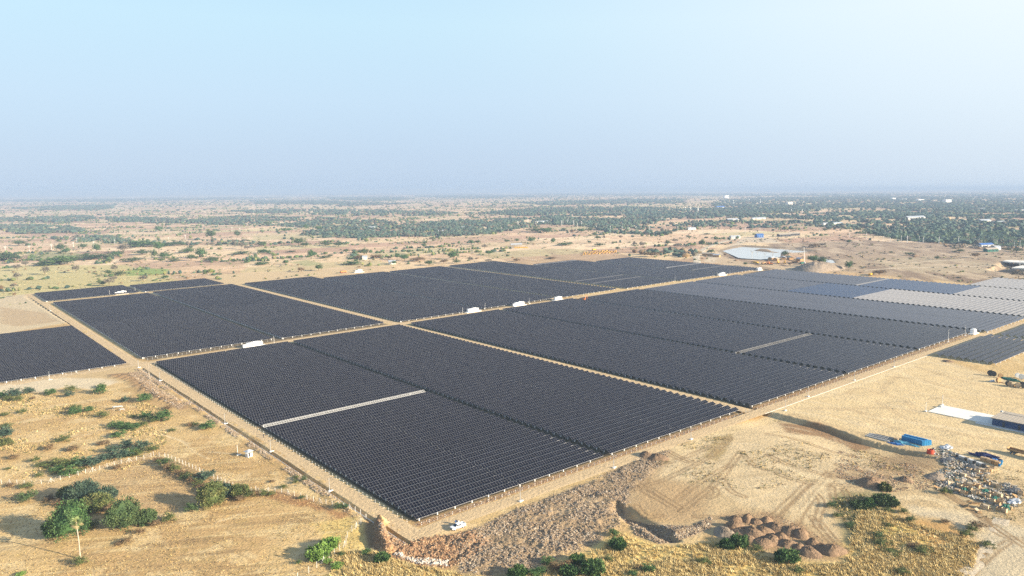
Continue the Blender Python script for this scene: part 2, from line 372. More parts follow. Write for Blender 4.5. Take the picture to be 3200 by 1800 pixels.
WORDS = "nearest second third fourth fifth sixth seventh eighth ninth tenth eleventh twelfth".split()
def ordn(i):
    if i <= 12: return WORDS[i-1] if i > 1 else "first"
    return "%d%s" % (i, "th" if 10 <= i % 100 <= 20 else {1: "st", 2: "nd", 3: "rd"}.get(i % 10, "th"))

# ------------------------------------------------------------------ ground sheet
def ground_colour(x, y, u, v):
    n = len(x); C = np.empty((n, 3)); d = np.sqrt(x*x+y*y)
    def blend(c, m): 
        m = m[:, None]; C[:] = C*(1-m)+np.array(c)*m
    n1 = fbm(u/60, v/60, 101); n2 = fbm(u/9, v/9, 102); n3 = fbm(u/2.2, v/2.2, 103, 3); n4 = fbm(u/260, v/260, 104)
    C[:] = (.58,.41,.205)
    blend((.48,.32,.155), ss(.45, .62, n1)); blend((.66,.50,.28), ss(.50, .66, n2)*.75); blend((.40,.28,.12), ss(.55, .7, n3)*.55)
    # far savanna: parcels with slightly different earth
    far = ss(700, 1300, d)
    a = .35; uu = (u*math.cos(a)-v*math.sin(a)); vv = (u*math.sin(a)+v*math.cos(a)); uu = uu+30*(n4-.5)*4; vv = vv+30*(n1-.5)*2
    cu = np.floor(uu/170); cv = np.floor(vv/95+.37*cu)
    hsh = vn(cu+.001, cv+.001, 77); hs2 = vn(cu+.001, cv+.001, 78)
    pal = np.array([(.66,.45,.28),(.54,.36,.23),(.72,.52,.33),(.56,.45,.25),(.50,.32,.21),(.68,.50,.30)])
    fc = pal[np.minimum((hsh*6).astype(int), 5)]*(1+.2*(hs2[:, None]-.5))*(1+.5*(n2[:, None]-.5))*(1+.35*(n3[:,None]-.5))
    C[:] = C*(1-far[:, None])+fc*far[:, None]
    scrub = ss(.55, .72, fbm(u/35, v/35, 107))*far; blend((.36,.27,.15), scrub*.35)
    J = (n2-.5)*6+(n3-.5)*2.5
    def zone(pts, c, soft=1.5, j=1.0, amt=1.0, raw=False):
        pg = pts if raw else poly(pts); s = sdist(pg, u, v, soft+8*j+2); blend(c, ss(-soft, soft, s+J*j)*amt)
    # pale bulldozed earth and the strips round the arrays
    zone([(-60,1190),(150,1178),(330,1180),(375,1195),(300,1218),(200,1212),(130,1226),(0,1232),(-60,1232)], (.62,.51,.36), 2)
    zone([(-60,1180),(410,1138),(480,1140),(520,1165),(400,1185),(200,1180),(-60,1205)], (.52,.38,.21), 2)
    zone([(330,1170),(430,1165),(520,1240),(600,1275),(560,1285),(440,1225),(400,1192)], (.34,.22,.12), 2)
    zone([(-60,900),(80,920),(140,960),(215,1008),(0,1045),(-60,1050)], (.56,.45,.30), 3, .8)
    zone([(0,960),(130,975),(190,1005),(60,1020),(0,1012)], (.42,.29,.17), 3, 1, .6)
    zone([(640,860),(1130,838),(1140,850),(800,882),(690,895)], (.58,.43,.25), 4, .4)
    zone([(480,1424),(660,1488),(700,1545),(640,1570),(470,1640),(380,1600),(100,1560),(-60,1560),(-60,1530),(200,1510)], (.47,.32,.17), 3, .6, .75)
    zone([(800,1545),(860,1535),(1000,1570),(1090,1600),(1080,1640),(1000,1600),(880,1575)], (.30,.14,.065), 2, .8, .75)
    zone([(980,1640),(1080,1620),(1130,1650),(1160,1720),(1220,1750),(1180,1810),(1000,1810),(1060,1740)], (.58,.43,.17), 2, 1)
    zone([(1150,1720),(1300,1772),(1450,1792),(1700,1765),(1850,1712),(1925,1660),(1990,1680),(2100,1712),(2300,1690),(2420,1760),(2620,1760),(2700,1810),(2560,1860),(1100,1860)], (.62,.46,.18), 2, 1)
    zone([(2640,1590),(2760,1600),(2900,1650),(3060,1700),(3000,1860),(2500,1860),(2640,1760),(2600,1690)], (.58,.42,.17), 2, 1)
    zone([(2850,1625),(3040,1625),(3100,1690),(2950,1760),(2760,1715)], (.52,.31,.125), 3, 1, .8)
    zone([(2700,1585),(2800,1620),(2900,1690),(2860,1730),(2740,1650)], (.60,.46,.16), 2, 1, .9)
    zone([(2780,1530),(3080,1545),(3260,1600),(3260,1850),(3020,1850),(3090,1700),(2980,1635),(2850,1610)], (.52,.44,.32), 3, 1, .9)
    zone([(2080,1400),(2400,1290),(3260,1180),(3260,1660),(3000,1600),(2700,1560),(2640,1700),(2300,1700),(2160,1650),(1940,1560),(1960,1500)], (.50,.375,.22), 3, .7)
    zone(YARD1, (.64,.49,.285), 2, .7, .95, True)
    zone(YARD2, (.58,.45,.28), 2, .7, .9, True)
    zone([(2440,1312),(2560,1322),(2700,1380),(2730,1388),(2670,1405),(2640,1378),(2560,1350),(2450,1345)], (.26,.145,.075), 1.5, .5, .85)
    zone([(1960,1490),(2080,1500),(2190,1520),(2220,1580),(2160,1630),(2060,1640),(1980,1600)], (.40,.27,.15), 5, 1.6, .7)
    zone([(2590,1500),(2760,1500),(2900,1470),(2960,1440),(2830,1400),(2720,1440),(2600,1480)], (.36,.25,.145), 4, 1.3, .8)
    zone(MNDP, (.34,.23,.135), 4, 1.4, .8, True)
    zone([(2600,1540),(2720,1530),(2790,1600),(2740,1640),(2700,1720),(2640,1700)], (.22,.20,.10), 2, .8, .7)
    zone([(2200,1420),(2230,1370),(2290,1355),(2280,1400),(2240,1440),(2200,1430)], (.38,.28,.14), 1, .4)
    zone(PIT, (.22,.14,.08), 1, .2, .9, True); zone(SLOPE, (.36,.22,.12), 1.5, .5, .95, True)
    zone([(1230,1736),(1310,1766),(1400,1768),(1400,1752),(1320,1745)], (.50,.43,.32), 1.5, .4, .7)
    zone(RUBBLE, (.34,.245,.155), 4, 1.2, .95, True); zone(RUB2, (.36,.28,.19), 1.5, .4, .95, True)
    zone([(1700,1600),(1860,1560),(1900,1590),(1800,1620)], (.44,.34,.23), 1.5, .8, .6)
    # verge strip between the front row of posts and the road
    zone([(1100,1545),(1180,1592),(1262,1640),(1330,1652),(1450,1635),(1510,1640),(1410,1668),(1330,1682),(1280,1686),(1235,1655),(1150,1598)], (.64,.47,.265), 1.5, .4, .95)
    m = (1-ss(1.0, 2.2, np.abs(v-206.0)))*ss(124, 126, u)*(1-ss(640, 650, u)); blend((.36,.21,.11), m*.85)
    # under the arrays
    m = ss(124.6, 126, u)*(1-ss(812, 815, u))*ss(207, 209, v)*(1-ss(516, 518, v))*(1-ss(303, 306, u)*(1-ss(313, 315, u))); blend((.055,.048,.038), m*.95)  # shade below the tables and in the block gaps painted as near-black soil
    m = (ss(123, 126, u)*(1-ss(480, 484, u))*ss(530, 533, v)*(1-ss(852, 858, v))); m = m*(1-ss(302, 305, u)*(1-ss(313, 315, u))); blend((.13,.105,.075), m*.9)  # same painted shade, weaker, under the upper blocks
    m = ss(10, 16, u)*(1-ss(112, 114, u))*ss(526, 528, v)*(1-ss(712, 716, v)); blend((.45,.33,.2), m)
    # excavation wheel marks of the yard
    yd = np.maximum(ss(0, 3, sdist(YARD1, u, v, 6)), ss(0, 3, sdist(YARD2, u, v, 6)))
    q = (u-300)*.5+(v-165)*1.2+22*fbm(u/45, v/45, 201); st = vn(q/1.0, (u-v)/30, 202); blend((.40,.30,.18), ss(.62, .85, st)*yd*.45)
    q = np.hypot(u-232, v-158)+3*n2; st = vn(q/.9, np.arctan2(v-158, u-232)*4, 203); blend((.60,.49,.34), ss(.6, .85, st)*yd*.45)
    # furrows of the near fields
    nf = ss(0, 8, 108-u)*(1-ss(330, 350, v)); q = (u*.50+v*.87)+2*n1; blend((.28,.185,.095), ss(.6, .9, vn(q/1.5, u/14, 205))*nf*.6); blend((.70,.55,.31), ss(.62, .9, vn(q/1.2+9, v/9, 206))*nf*.5)
    TR = Zm((1600,1350), K, [])
    def tracks(o, L, c, amt, w=.38, offs=(-.95, .95), k=K):
        for l in L:
            pl = np.array([U(*q) for q in Zm(o, k, l)])
            for _ in range(2):
                a_ = pl[:-1]*.75+pl[1:]*.25; b_ = pl[:-1]*.25+pl[1:]*.75; pl = np.vstack([pl[:1], np.stack([a_, b_], 1).reshape(-1, 2), pl[-1:]])
            dd = ldist(pl, u, v, 4)
            for q in offs: blend(c, (1-ss(w*.5, w*1.9, np.abs(dd-q+.25*(n2-.5))))*amt*ss(.25, .5, n3+.1))
    dk = (.27,.18,.10); lt = (.70,.56,.36)
    tracks((1600,1350), [[(1200,300),(1500,330),(1700,270),(2000,150)],[(1100,560),(1400,540),(1700,400),(2000,250),(2200,60)],[(1320,590),(1480,680),(1650,780)],[(1380,570),(1560,680),(1690,760)],[(1650,690),(1800,560),(1950,470),(2200,330)],[(1700,800),(1900,640),(2100,480),(2300,200)],[(1500,180),(1650,260),(1760,300)],[(1530,170),(1700,260),(1800,290)],[(1250,740),(1340,860),(1500,840)],[(1850,850),(2180,860)],[(950,430),(1100,460),(1200,490)],[(1150,600),(1300,560),(1350,480)],[(1980,660),(2050,640),(2060,580),(2000,560)],[(2120,480),(2200,600),(2330,650)],[(2330,230),(2420,330),(2560,380)]], dk, .8)
    tracks((2400,1350), [[(640,560),(660,700),(760,830),(900,1000),(1000,1100)],[(760,580),(850,720),(940,860),(1030,980)],[(530,920),(640,1060),(780,1200)],[(440,850),(560,1030),(720,1180)],[(0,230),(200,330),(420,390),(640,440),(900,470)],[(700,330),(950,400),(1150,440),(1300,480)],[(640,530),(800,545),(950,545)],[(600,400),(760,420),(1050,470)],[(1150,340),(1400,440),(1700,520)],[(1000,160),(1250,260),(1500,330),(1750,350)],[(1300,180),(1500,300),(1650,380)],[(2140,1330),(2300,1180),(2420,1110)],[(2050,1300),(2250,1130)],[(1700,560),(2000,760),(2200,900),(2400,1030),(2576,1150)],[(1760,580),(2050,780),(2260,920)],[(2080,790),(2330,1060),(2576,1080)],[(450,600),(560,700),(500,850),(480,950)],[(150,870),(300,700),(450,560),(600,420)],[(50,850),(220,680),(420,500)],[(250,1000),(340,800),(480,620)],[(0,20),(300,60),(700,200)],[(100,420),(300,500),(600,540)]], dk, .8)
    tracks((2400,1350), [[(0,300),(300,420),(600,480)],[(200,900),(380,700),(560,500)],[(1250,680),(1600,640),(2000,820)],[(1400,800),(1800,760),(2100,900)],[(1900,1250),(2150,1000)]], lt, .6, .6)
    tracks((2400,960), [[(800,870),(860,820),(1000,820),(1100,870)],[(700,1030),(1100,1000),(1500,1060),(1400,950)],[(1500,600),(1800,700),(2200,800),(2576,890)],[(1200,700),(1450,720),(1600,740),(2000,870),(2576,920)],[(1100,950),(1400,1130),(1700,1230),(2200,1330),(2576,1400)],[(900,1050),(1200,1200),(1700,1330),(2200,1420)],[(1300,700),(1180,780),(1150,860),(1250,900)],[(300,1020),(800,1020),(1100,1100)],[(1700,520),(2100,640),(2576,760)]], (.44,.32,.19), .55, .5)
    tracks((2400,960), [[(500,900),(1000,760),(1500,560)],[(1000,1100),(1600,1180),(2100,1250),(2576,1340)],[(1300,640),(1700,820),(2300,900)]], lt, .5, .7)
    tracks((0,1350), [[(1300,1180),(1500,1310),(1700,1449)],[(1500,1100),(1900,1300),(2100,1449)],[(2050,1050),(2576,1310)],[(2250,970),(2576,1130)],[(2000,1260),(2400,1449)],[(880,1310),(1080,1210),(1170,1130)],[(640,1420),(780,1340),(850,1315)],[(0,640),(150,680),(300,700),(520,720)],[(1420,1300),(1600,1449)],[(1160,1360),(1300,1449)],[(1730,760),(1850,700)]], (.36,.245,.12), .6, .35, (0,))
    tracks((0,1350), [[(1480,10),(1800,60),(1950,200),(2100,270)],[(2080,200),(2350,220)],[(2150,920),(2400,830)],[(200,110),(600,60),(1000,10)],[(0,180),(200,110)]], lt, .6, .45, (0,))
    tracks((0,960), [[(0,980),(500,960),(820,900)],[(600,1449),(900,1240),(1500,1200)],[(1600,1270),(1900,1370)]], lt, .5, .5, (0,))
    tracks((0,960), [[(800,910),(900,960)],[(930,970),(1050,1010),(1130,1060)],[(430,1180),(620,1120),(900,1040)],[(0,1100),(300,1060),(560,990)]], (.38,.26,.14), .6, .5, (0,))
    # fields behind
    zone([(-80,905),(0,830),(390,828),(520,860),(560,884),(330,900),(100,918),(-80,935)], (.52,.45,.20), 6, 1.5, .8)
    zone([(390,848),(440,838),(530,841),(520,856),(400,862)], (.24,.33,.09), 4, .6, .9)
    zone([(80,790),(180,782),(300,800),(250,812),(100,815)], (.30,.31,.14), 6, 1, .7)
    zone([(905,820),(960,812),(1010,824),(960,832)], (.28,.31,.12), 5, 1, .6)
    zone([(2390,762),(2700,752),(3260,772),(3260,890),(3080,888),(2830,868),(2560,840),(2560,800)], (.37,.275,.185), 12, 2, .9)
    zone([(2700,815),(2900,800),(3150,830),(3080,860),(2800,850)], (.45,.36,.235), 10, 2, .7)
    zone([(2900,865),(3120,848),(3260,860),(3260,890),(3050,885)], (.25,.18,.125), 8, 2, .6)
    zone([(2250,790),(2290,800),(2300,815),(2400,820),(2560,830),(2450,850),(2280,830),(2200,815)], (.52,.40,.26), 6, 1, .8)
    zone([(2190,818),(2260,780),(2330,740),(2420,745),(2440,760),(2330,757),(2260,790),(2230,822)], (.60,.49,.35), 5, 1, .85)
    dp = sdist(POND, u, v, 40); blend((.20,.15,.10), ss(-14, -4, dp)*.8)
    zone([(1700,560+700/K),(1750,815),(1960,795),(1980,810),(1800,822)], (.40,.28,.18), 6, 1, .6)
    pr = ss(-10, 10, sdist(poly([(2250,800),(2420,760),(2700,745),(3260,775),(3260,885),(3050,890),(2700,870),(2560,845),(2420,850)]), u, v, 15))
    sk = fbm((u-v)/14, (u+v)/70, 601); blend((.24,.165,.115), ss(.5, .66, sk)*pr*.75); blend((.56,.43,.29), ss(.56, .7, fbm((u-v)/20+40, (u+v)/60, 602))*pr*.7)
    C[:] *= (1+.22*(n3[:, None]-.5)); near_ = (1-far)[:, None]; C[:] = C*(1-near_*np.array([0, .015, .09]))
    return np.clip(C, .02, .8)

def build_ground():
    rs = [40.0]
    while rs[-1] < 60000:
        r = rs[-1]; k = .02 if r < 150 else (.0030 if r < 700 else (.0042 if r < 2500 else (.012 if r < 9000 else .06))); rs.append(r*(1+k))
    rs = np.array(rs)
    th = np.concatenate([np.arange(-180, -46, 4.0), np.arange(-46, 46, .135), np.arange(46, 180, 4.0)]); th = np.radians(th)
    nr, nt = len(rs), len(th); R, T = np.meshgrid(rs, th, indexing='ij')
    x = (R*np.sin(T)).ravel(); y = (R*np.cos(T)).ravel(); z = base_z(x, y)
    u, v, h = w2f(x, y, z); z = z+relief(u, v)
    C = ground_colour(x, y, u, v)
    V = np.stack([x, y, z], 1); V = np.vstack([V, [[0, 0, float(base_z(np.float64(0), np.float64(0)))]]]); C = np.vstack([C, C[:1]])
    i = np.arange(nr-1)[:, None]*nt; j = np.arange(nt)[None, :]; jn = (j+1) % nt
    q = np.stack([i+j, i+nt+j, i+nt+jn, i+jn], -1).reshape(-1, 4)[:, ::-1]
    c = np.stack([np.full(nt, nr*nt), np.arange(nt), (np.arange(nt)+1) % nt], 1)[:, ::-1]
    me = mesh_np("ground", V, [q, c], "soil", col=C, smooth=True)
    print("ground verts", len(V)); return tag(link(bpy.data.objects.new("ground", me)), "dry tan ground around the solar farm", kind="structure")
build_ground()

def strip(name, label, pts, width, col, hgt=.05, wob=.5, farm=True, step=3.0, seg=6, fade=0.0):
    """a road or path: a sheet just above the ground along a line of farm positions"""
    P = [np.array(p, float) for p in pts]; out = []
    for a, b in zip(P[:-1], P[1:]):
        n = max(1, int(np.linalg.norm(b-a)/step)); out += [a+(b-a)*k/n for k in range(n)]
    out.append(P[-1]); out = np.array(out)
    for _ in range(3): out[1:-1] = (out[:-2]+out[1:-1]*2+out[2:])/4
    t = np.gradient(out, axis=0); t /= np.linalg.norm(t, axis=1)[:, None]+1e-9; nn = np.stack([-t[:, 1], t[:, 0]], 1); s = np.arange(len(out))*step
    V = []; C = []
    for k in range(seg+1):
        f = k/seg*2-1; w = width/2*(1+wob*(vn(s/7, s*0+k*3.1*(abs(f) > .9), 5 if f > 0 else 6)-.5)*(.6 if abs(f) > .9 else .2))
        p = out+nn*(f*w)[:, None]; wx = np.array([f2w(a, b) for a, b in p]); z = base_z(wx[:, 0], wx[:, 1])+hgt*(1-.7*(abs(f) > .9))
        V.append(np.stack([wx[:, 0], wx[:, 1], z], 1)); rut = 1-.22*np.exp(-((abs(f)-.45)/.15)**2)
        C.append(np.array(col)*(rut*(1+.16*(fbm(p[:, 0]/3, p[:, 1]/3, 15)-.5)))[:, None])
    m = len(out); V = np.concatenate(V); C = np.concatenate(C)
    i = np.arange(seg)[:, None]*m; j = np.arange(m-1)[None, :]; q = np.stack([i+j, i+j+1, i+m+j+1, i+m+j], -1).reshape(-1, 4)[:, ::-1]
    return tag(link(bpy.data.objects.new(name, mesh_np(name, V, [q], "soil", col=C, smooth=True))), label, kind="structure")
SAND = (.60,.44,.25)
strip("dirt_road", "sandy perimeter road along the west edge of the arrays", [(120.4,197),(120.4,530)], 6.2, SAND, wob=.3)
strip("dirt_road", "sandy perimeter road along the front of the arrays", [(121,199.5),(127,200.2),(150,200.4),(300,201.2),(480,201),(640,196.5)], 6.6, SAND, hgt=.07, wob=.3)
strip("dirt_road", "sandy road between the left block and the arrays", [(116.5,521),(116.5,985)], 6.5, SAND, hgt=.06, wob=.3)
strip("dirt_road", "sandy cross road through the middle of the arrays", [(30,523.5),(120,523.5),(215,526.5),(310,527),(420,527)], 7.5, SAND, hgt=.08, wob=.3)
strip("dirt_road", "narrow sandy track between the far arrays", [(420,527),(575,521.5),(812,509)], 6, SAND, hgt=.05, wob=.3)
strip("dirt_road", "sandy road between the second and third columns of arrays", [(309.5,205),(309.5,880)], 6.4, SAND, hgt=.05, wob=.2)
strip("dirt_road", "sandy track before the two small back blocks", [(119,889),(300,889)], 6, SAND, hgt=.05, wob=.2)
strip("path", "pale track leading down from the pond to the arrays", [U(*p) for p in ((2180,822),(2175,800),(2205,775),(2250,758),(2290,748),(2340,745))], 9, (.62,.52,.38), hgt=.25, wob=.6, step=8)
strip("path", "thin pale path across the brown plain on the right", [U(*p) for p in ((2700,845),(2800,838),(2900,836),(3000,834),(3090,831))], 4, (.60,.50,.36), hgt=.25, wob=.5, step=8)
strip("path", "thin winding path on the plain behind the pond", [U(*p) for p in ((2780,830),(2850,821),(2930,815),(3010,811))], 3.5, (.56,.46,.33), hgt=.25, wob=.5, step=8)
strip("path", "rutted pale lane in the lower right corner", [U(*p) for p in ((3130,1620),(3110,1680),(3060,1750),(3010,1800),(2960,1850))], 4.5, (.58,.48,.34), hgt=.06, wob=.4)
strip("path", "pale field lane behind the top edge of the arrays", [U(*p) for p in ((1480,752),(1560,748),(1620,752),(1700,752))], 5, (.56,.44,.30), hgt=.3, wob=.4, step=8)

# white concrete kerb line beside the yard
kb = MB()
for a in np.arange(311, 484, 4.0): kb.box((a+2, 0, .1), (3.97, .18, .12))
o = kb.obj("concrete_kerb", "concrete"); o.matrix_world = at(0, 198.2, 0, relz=False); o.matrix_world = FM @ Matrix.Translation((0, 197.9, 0)); tag(o, "long thin white concrete kerb between the sandy road and the yard", "kerb")

kb = MB()
for a in np.arange(197, 509, 3.0): kb.box((115.15, a+1.5, .06), (.16, 2.97, .16))
o = kb.obj("ditch_kerb", "concrete"); o.matrix_world = FM.copy(); tag(o, "thin concrete edging along the west side of the long ditch", "kerb")
# water
def water(name, label, pg, h):
    c = pg.mean(0); V = [f2w(*c)]; ring = []
    P = []
    for a, b in zip(pg, np.roll(pg, -1, 0)):
        for k in range(4): P.append(a+(b-a)*k/4)
    P = np.array(P); P = c+(P-c)*1.02
    V = [f2w(*p) for p in P]; z = float(np.mean([base_z(np.float64(p[0]), np.float64(p[1])) for p in V]))+h
    mb = MB(); mb.add([(p[0], p[1], z) for p in V], [list(range(len(V)))[::-1]])
    o = mb.obj(name, "water"); return tag(o, label, kind="structure")
wm = bpy.data.materials.new("water"); wm.use_nodes = True; MATS["water"] = wm
b = wm.node_tree.nodes["Principled BSDF"]; b.inputs["Base Color"].default_value = (.58,.58,.54,1); b.inputs["Roughness"].default_value = .22; b.inputs["IOR"].default_value = 1.45
water("pond", "pale still pond with bare trees beyond the arrays", POND, -.6)
water("pond", "small shallow pool right of the pond", POND2, -.6)

# ------------------------------------------------------------------ solar arrays
PITCH, SLANT, LOW, MOD = 4.32, 2.28, .92, 1.2
TILT = math.radians(26)
def bank_geo(w, n, tilt=TILT):
    """one bank of modules: verts, quads, material index, uv per loop"""
    c, s = math.cos(tilt), math.sin(tilt); t = .045
    a = [(0, 0), (w, 0)]; V = []
    for k in (0, 1):       # top, bottom skin
        off = -t*k
        for y in (0, SLANT):
            for x in (0, w): V.append((x, y*c-off*s*-1*0, LOW+y*s+off))
    F = [[0,1,3,2],[4,6,7,5],[0,4,5,1],[2,3,7,6],[0,2,6,4],[1,5,7,3]]
    uv = [(0,0),(n,0),(n,2),(0,2)]+[(.5,.5)]*20
    return np.array(V), np.array(F), [0,1,2,2,2,2], uv
BANKS = {}
def bank_mesh(w, n, pm="panel_glass"):
    key = (round(w, 2), n, pm)
    if key not in BANKS:
        V, F, mi, uv = bank_geo(w, n); BANKS[key] = mesh_np("panel_bank", V, [F], [pm, "grey_paint", "alu"], midx=mi, uv=uv)
    return BANKS[key]
RAILS = {}
def rail_mesh(w):
    key = round(w, 2)
    if key not in RAILS:
        m = MB(); c, s = math.cos(TILT), math.sin(TILT)
        for f in (.25, .75): m.box((w/2, SLANT*f*c, LOW+SLANT*f*s-.10), (w, .07, .07))
        for x in np.arange(1.2, w, 7.2): 
            m.box((x, SLANT/2*c, LOW+SLANT/2*s-.17), (.07, SLANT*.9, .07), M=Matrix.Rotation(TILT, 3, 'X'))
            m.box((x, SLANT*.72*c, (LOW+SLANT*.72*s-.15)/2), (.10, .10, LOW+SLANT*.72*s-.15))
        RAILS[key] = m.mesh("support_rail", "galv")
    return RAILS[key]
pm_ = MB(); pm_.tube([(0,0,-.05),(0,0,.86)], .25, 10); pm_.tube([(0,0,.86),(0,0,1.0)], .09, 6); POST = pm_.mesh("post", "white_concrete")
barem = {}
def bare_mesh(w, mt):
    m = MB(); c, s = math.cos(TILT), math.sin(TILT)
    for f in (.02, .33, .66, .98): m.box((w/2, SLANT*f*c, LOW+SLANT*f*s), (w, .12, .1))
    for x in np.arange(.1, w, 1.2): m.box((x, SLANT/2*c, LOW+SLANT/2*s-.08), (.14, SLANT, .06), M=Matrix.Rotation(TILT, 3, 'X'))
    return m.mesh("bare_rack", mt)

def solar_row(u0, u1, v, label, group, front=False, bare=False):
    r = empty("solar_row"); r.matrix_world = FM @ Matrix.Translation((u0, v, 0)); w = u1-u0; half = w/2-.15
    tag(r, label, "solar panels", group)
    n = round(half/MOD)
    if bare: part("bare_rack", bare_mesh(w, "galv_light" if u0 < 200 else "rack_light"), r)
    else:
        for x in (0, half+.3): part("panel_bank", bank_mesh(half, n), r, (x, 0, 0))
    part("support_rail", rail_mesh(w), r)
    xs = list(np.arange(1.2, w, 7.2)) if front else [1.2, 1.2+7.2*int((w-2.4)/7.2)]
    for x in xs: part("post", POST, r, (x, .35, 0))
    return r
NROW = 72; V0 = 208.0
cols = [(126, 213.6, "first, westernmost lower block"), (217.6, 305.2, "second lower block"), (315, 403.4, "third lower block"), (407.4, 491.2, "fourth lower block")]
cnt = 0
for ci, (a, b2, nm) in enumerate(cols):
    for k in range(NROW if ci < 3 else 70):
        v = V0+k*PITCH
        bare = (ci == 0 and k == 30) or (ci == 3 and k == 16)
        if bare: lab = "bare white steel rack row without panels crossing the westernmost lower block" if ci == 0 else "bare grey ladder-like rack row without panels in the fourth lower block"
        else: lab = "dark solar row, %s from the front edge of the %s" % (ordn(k+1), nm)
        lab = lab.replace("first, westernmost", "westernmost")
        solar_row(a, b2, v, lab, "solar panel rows", k == 0, bare); cnt += 1
for k in range(8):
    for (a, b2, nm) in ((486, 571.5, "small right-hand"), (576, 660, "far small right-hand"))[:1 if k > 3 else 2]:
        solar_row(a, b2, 161.5+k*PITCH, "dark solar row, %s from the near edge of the %s block" % (ordn(k+1), nm), "solar panel rows", k == 0); cnt += 1
print("rows as things", cnt)
# the rest, farther away, as one mass
def far_rows(name, label, items, pm):
    VV = []; FF = []; MI = []; UV = []; nb = 0
    for (a, b2, v, bare) in items:
        half = (b2-a)/2-.15; n = round(half/MOD)
        for x0 in (a, a+half+.3):
            V, F, mi, uv = bank_geo(half, n); V = V+np.array([x0, v, 0]); VV.append(V); FF.append(F+nb); MI += (mi if not bare else [2+bare,1,3,3,3,3]); UV += uv; nb += 8
    V = np.concatenate(VV); W = V @ F2W.T
    W = W + (F2W @ np.array([0, 0, -HC]) + CAM)
    me = mesh_np(name, W, [np.concatenate(FF)], [pm, "grey_paint", "alu", "rack_grey", "rack_light"], midx=MI, uv=UV)
    return tag(link(bpy.data.objects.new(name, me)), label, "solar panels", kind="stuff")
items = {"panel_glass": [], "panel_grey_sheen": [], "panel_pale_sheen": [], "panel_blue_sheen": []}
def addblock(a, b2, v0, v1, pm, bare=()):
    n = int((v1-v0+.5)/PITCH)
    for k in range(n):
        v = v0+k*PITCH; isb = next((2 if q < 0 else 1 for q in bare if abs(v-abs(q)) < PITCH*.5), 0)
        p = pm(a, v) if callable(pm) else pm
        items[p].append((a, b2, v, isb))
addblock(407.4, 491.2, V0+70*PITCH, 519, "panel_glass")
addblock(495, 577.5, V0, 517, "panel_glass")
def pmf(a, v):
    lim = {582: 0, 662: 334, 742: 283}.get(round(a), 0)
    if v < lim: return "panel_pale_sheen"
    if a > 600 and 283 < v < 372+(0 if a > 700 else 30): return "panel_blue_sheen"
    return "panel_grey_sheen"
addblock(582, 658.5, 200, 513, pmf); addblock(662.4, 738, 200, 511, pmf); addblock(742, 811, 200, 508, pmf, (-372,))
addblock(815, 888, 196, 300, "panel_pale_sheen"); addblock(576, 660, 161.5+4*PITCH, 193, "panel_glass")
addblock(664, 738, 161.5, 193, "panel_grey_sheen")
addblock(123, 211.5, 539.5, 880, "panel_glass"); addblock(217, 302, 536, 884, "panel_glass"); addblock(314.5, 397, 532.5, 878, "panel_glass")
addblock(401, 484, 535, 858, "panel_glass"); addblock(490, 567, 532.5, 852, "panel_glass"); addblock(579, 655, 529.5, 851, "panel_glass", (575,603))
addblock(661, 736, 527, 775, "panel_glass", (-764,)); addblock(742, 811, 526, 740, "panel_glass", (-611,575))
addblock(120, 208, 896, 975, "panel_glass"); addblock(213, 298, 895, 967, "panel_glass")
addblock(-62, 20, 529, 712, "panel_glass"); addblock(24, 111.5, 529, 711, "panel_glass")
far_rows("distant_solar_rows", "many rows of dark solar panels filling the blocks farther back", items["panel_glass"], "panel_glass")
far_rows("grey_solar_rows", "rows of greyish solar panels in the blocks on the far right", items["panel_grey_sheen"], "panel_grey_sheen")
far_rows("pale_solar_rows", "rows of pale sky-bright solar panels at the right edge", items["panel_pale_sheen"], "panel_pale_sheen")
far_rows("blue_solar_rows", "rows of bluer solar panels beside the pale ones on the right", items["panel_blue_sheen"], "panel_blue_sheen")
# white post heads in the gaps between the far blocks
def merged(name, label, cat, tmpl_v, tmpl_f, pos, mats, scale=None, rotz=None, col=None, kind="stuff", smooth=False, world=False):
    """many copies of a small shape as one object; pos in farm metres (u, v, h) unless world"""
    tv = np.asarray(tmpl_v, float); n = len(pos); m = len(tv); P = np.asarray(pos, float)
    X = np.repeat(tv[None], n, 0)
    if scale is not None:
        s = np.asarray(scale, float); X = X*(s[:, None, None] if s.ndim == 1 else s[:, None, :])
    if rotz is not None:
        c = np.cos(rotz)[:, None]; s_ = np.sin(rotz)[:, None]; x = X[..., 0]*c-X[..., 1]*s_; y = X[..., 0]*s_+X[..., 1]*c; X = np.stack([x, y, X[..., 2]], -1)
    if world: X = X+P[:, None, :]
    else:
        W0 = np.stack([P[:, 0], P[:, 1], P[:, 2]*0-HC], -1) @ F2W.T + CAM; W0[:, 2] = base_z(W0[:, 0], W0[:, 1])+P[:, 2]
        X = X @ F2W.T + W0[:, None, :]
    F = [np.asarray(f)[None] + (np.arange(n)*m)[:, None, None] for f in tmpl_f]
    C = None if col is None else (np.repeat(col, m, 0) if len(col) == n else col)
    me = mesh_np(name, X.reshape(-1, 3), [f.reshape(-1, f.shape[-1]) for f in F], mats, col=C, smooth=smooth)
    return tag(link(bpy.data.objects.new(name, me)), label, cat, kind=kind)
hexv = [(math.cos(k*math.pi/3)*.25, math.sin(k*math.pi/3)*.25, z) for z in (0, 1.0) for k in range(6)]
hexf = [np.array([[k, (k+1) % 6, 6+(k+1) % 6, 6+k] for k in range(6)]), np.array([[6, 7, 8, 9], [6, 9, 10, 11]])]
P = []
for L in items.values():
    for (a, b2, v, _) in L:
        P.append((a+1.2, v+.35, 0)); P.append((a+.4, v-.2, .15))
